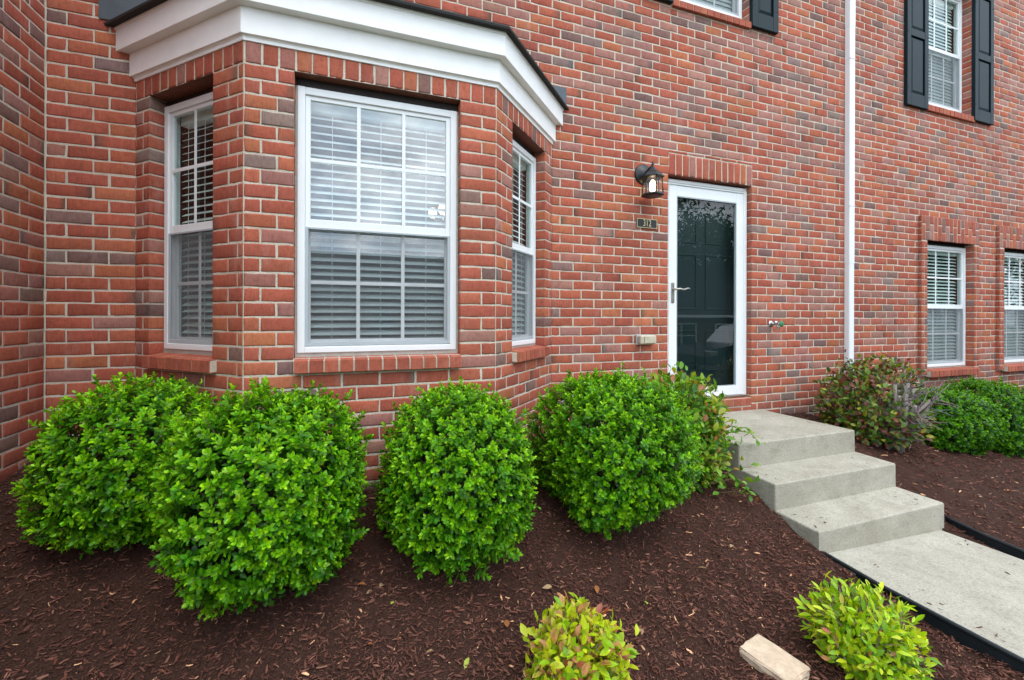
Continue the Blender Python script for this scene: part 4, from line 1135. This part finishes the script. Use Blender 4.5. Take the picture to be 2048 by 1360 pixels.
for x0, x1, z0, z1 in ((13.7, 14.45, .15, 1.18), (14.55, 15.3, .15, 1.18), (16.55, 17.25, -.15, 1.15), (9.5, 10.6, .1, 1.2), (26, 27.2, .1, 1.2)):
    mb = MB(); mb.box((x0, -13.0, z0), (x1, -12.97, z1), m=0); w_ = mb.build('window', M['darkglass'], nh)
    mb = MB(); e = .07
    for a, b, c, d in ((x0 - e, x0, z0 - e, z1 + e), (x1, x1 + e, z0 - e, z1 + e), (x0, x1, z1, z1 + e), (x0, x1, z0 - e, z0), (x0, x1, (z0 + z1) / 2 - .02, (z0 + z1) / 2 + .02)): mb.box((a, -12.99, c), (b, -12.94, d))
    mb.build('frame', M['white'], w_)
added_house = empty('reflected_house', (0, -26, -.45), 'long low dark house added out of view to darken the bay window reflection', 'house')  # added house, never in direct view, darkens what the bay glass mirrors
mb = MB(); mb.box((-11, -32, -.45), (9.2, -25, 2.6)); mb.build('wall', M['farbrick'], added_house)
mb = MB(); mb.add([(-11.5, -24.5, 2.55), (9.7, -24.5, 2.55), (9.7, -28.5, 5.6), (-11.5, -28.5, 5.6)], [(0, 1, 2, 3)]); mb.add([(-11.5, -28.5, 5.6), (9.7, -28.5, 5.6), (9.7, -32.5, 2.55), (-11.5, -32.5, 2.55)], [(0, 1, 2, 3)])
for x in (-11, 9.2): mb.add([(x, -25, 2.6), (x, -32, 2.6), (x, -28.5, 5.5)], [(0, 1, 2)])
mb.build('roof', M['roofing'], added_house)
for x0 in (-8.5, -3.0, 1.4, 6.0):
    mb = MB(); mb.box((x0, -25.0, .6), (x0 + 1.3, -24.97, 1.9)); mb.build('window', M['darkglass'], added_house)
# parked patrol car
car = empty('parked_car', (13.9, -9.0, -.44), 'black and white car parked across the street, mirrored in the door glass', 'car')
def loft(prof, y0, y1, m, name, inset=.0):
    mb = MB(); n = len(prof); vs = [(x, y0, z) for x, z in prof] + [(x, y1, z) for x, z in prof]
    mb.add(vs, [(i, (i + 1) % n, (i + 1) % n + n, i + n) for i in range(n)] + [tuple(range(n))[::-1], tuple(range(n, 2 * n))]); return mb.build(name, m, car)
cz = -.44
loft([(11.55, cz + .32), (11.50, cz + .62), (11.62, cz + .88), (12.70, cz + 1.02), (13.0, cz + 1.05), (16.1, cz + 1.08), (16.35, cz + .95), (16.38, cz + .40), (16.2, cz + .30)], -9.95, -8.12, M['carblack'], 'body')
loft([(12.95, cz + 1.04), (13.65, cz + 1.62), (14.2, cz + 1.70), (15.6, cz + 1.70), (16.15, cz + 1.08)], -9.85, -8.22, M['carwhite'], 'cabin')
mb = MB(); mb.add([(13.12, -8.21, cz + 1.10), (14.3, -8.21, cz + 1.10), (14.3, -8.21, cz + 1.60), (13.72, -8.21, cz + 1.60)], [(0, 1, 2, 3)]); mb.add([(14.4, -8.21, cz + 1.10), (15.8, -8.21, cz + 1.10), (15.5, -8.21, cz + 1.60), (14.4, -8.21, cz + 1.60)], [(0, 1, 2, 3)]); mb.build('window', M['darkglass'], car)
for x0, x1 in ((12.98, 14.32), (14.36, 15.45)): 
    mb = MB(); mb.bbox((x0, -8.125, cz + .36), (x1, -8.108, cz + 1.05), .008); mb.build('door', M['carwhite'], car)
for x in (12.35, 15.55):
    for y in (-8.10, -9.75):
        mb = MB(); mb.lathe([(.30, 0), (.345, .02), (.345, .18), (.30, .20)], (x, y - .20 if y > -9 else y - .2, cz + .345), (0, 1, 0), 24); wh = mb.build('wheel', M['tyre'], car)
        mb = MB(); mb.lathe([(.21, 0), (.19, .012), (.05, .02)], (x, y + .001, cz + .345), (0, 1, 0), 20); mb.build('rim', M['nickel'], wh)
mb = MB(); mb.bbox((11.515, -8.45, cz + .66), (11.80, -8.11, cz + .82), .02); mb.build('headlight', M['chrome'], car)
# trees
def street_tree(x, y, h, r, label, seed):
    global rng
    rng = np.random.default_rng(seed); random.seed(seed)
    root = empty('street_tree', (x, y, -.45), label, 'tree', 'trees across the street')
    mb = MB(); mb.tube([(x, y, -.5), (x + .05, y, h * .25), (x - .1, y + .1, h * .5), (x, y, h * .8)], [.28, .22, .16, .05], 10, (.09, .07, .055))
    cl = []
    for k in range(46):
        q = norm(rng.normal(size=3)); c = np.array([x, y, h * .62]) + q * np.array([r, r, h * .40]) * rng.uniform(.35, 1.); cl.append(c)
        if k % 2 == 0: mb.tube([(x, y, h * random.uniform(.2, .55)), tuple((c + np.array([x, y, h * .5])) / 2), tuple(c)], [.09, .05, .02], 5, (.09, .07, .055))
    mb.build('trunk', M['bark'], root)
    fol = Foliage(); n = 110
    for c in cl:
        q = rng.normal(0, .42, (n, 3)) * np.array([1.25, 1.25, .8]) + c
        C = np.array([(.035, .085, .018)]) * rng.uniform(.6, 1.5, (n, 1))
        fol.add(leaves(q, norm(rng.normal(size=(n, 3)) - np.array([0, 0, .3])), norm(rng.normal(size=(n, 3)) + np.array([0, 0, .6])), .24 * rng.uniform(.7, 1.3, n), .13, .15, C))
    fol.build('crown', M['leafy'], root)
for i, (x, y, h, r) in enumerate([(17.5, -19, 9.5, 3.4), (22.5, -18, 9, 3.3), (12.6, -20, 10, 3.0), (29, -20, 10, 4), (36, -16, 10, 4), (44, -18, 11, 4.5), (27, -9, 8, 2.8)]):
    street_tree(x, y, h, r, 'tall leafy tree behind the house across the street' if i < 6 else 'leafy tree beside the parked car across the street', 60 + i)

# ------------------------------------------------------------------ light, sky, camera
SUN_EL, SUN_ROT = 64, 172       # degrees; rotation measured like the sky texture's
w = bpy.data.worlds.new('World'); SC.world = w; w.use_nodes = True
nt = w.node_tree; nt.nodes.clear()
out = nt.nodes.new('ShaderNodeOutputWorld'); bg = nt.nodes.new('ShaderNodeBackground')
sky = nt.nodes.new('ShaderNodeTexSky'); sky.sky_type = 'NISHITA'; sky.sun_disc = False
sky.sun_elevation = R(SUN_EL); sky.sun_rotation = R(SUN_ROT); sky.air_density = 1.2; sky.dust_density = 2.5; sky.ozone_density = 1.
tc = nt.nodes.new('ShaderNodeTexCoord'); mp = nt.nodes.new('ShaderNodeMapping'); mp.inputs['Scale'].default_value = (1.6, 1.6, 3.6)
nt.links.new(tc.outputs['Generated'], mp.inputs['Vector'])
cn = noise(nt, 1.9, 6, .58, mp.outputs[0], .5); cr = ramp(nt, cn.outputs[0], [(.36, (.30, .30, .30)), (.60, (1, 1, 1))])
cl = noise(nt, 3.2, 5, .55, mp.outputs[0], .3); cc = ramp(nt, cl.outputs[0], [(.3, (9, 12.6, 16.8)), (.7, (30, 31.4, 32.4))])
mx = mixc(nt, cr.outputs[0], sky.outputs[0], cc.outputs[0])
nt.links.new(mx, bg.inputs[0]); bg.inputs[1].default_value = .10
nt.links.new(bg.outputs[0], out.inputs[0])
sun = bpy.data.lights.new('sun', 'SUN'); sun.energy = .9; sun.angle = R(28); sun.color = (1, .96, .90)
so_ = bpy.data.objects.new('sun', sun); COL.objects.link(so_)
az = R(SUN_ROT); dirv = Vector((math.sin(az) * math.cos(R(SUN_EL)), math.cos(az) * math.cos(R(SUN_EL)), math.sin(R(SUN_EL))))
so_.rotation_euler = dirv.to_track_quat('Z', 'Y').to_euler(); so_.location = (2, -6, 8)

cam = bpy.data.cameras.new('camera'); co = bpy.data.objects.new('camera', cam); COL.objects.link(co); SC.camera = co
cam.sensor_width = 36; cam.lens = 36 * 901.78 / 2048; cam.shift_y = -(680 - 632.63) / 2048; cam.clip_end = 600; cam.clip_start = .05
co.location = (0, -3.5496, 1.53)
th = .3567
right = Vector((math.cos(th), -math.sin(th), 0)); fwd = Vector((math.sin(th), math.cos(th), 0)); up = Vector((0, 0, 1))
rm = Matrix((right, up, -fwd)).transposed().to_4x4()
co.rotation_euler = (rm @ Matrix.Rotation(.003, 4, 'Z')).to_euler()

SC.view_settings.view_transform = 'Standard'; SC.view_settings.look = 'None'; SC.view_settings.gamma = 1; SC.view_settings.exposure = .5
SC.render.engine = 'CYCLES'; SC.cycles.max_bounces = 10; SC.cycles.transparent_max_bounces = 24
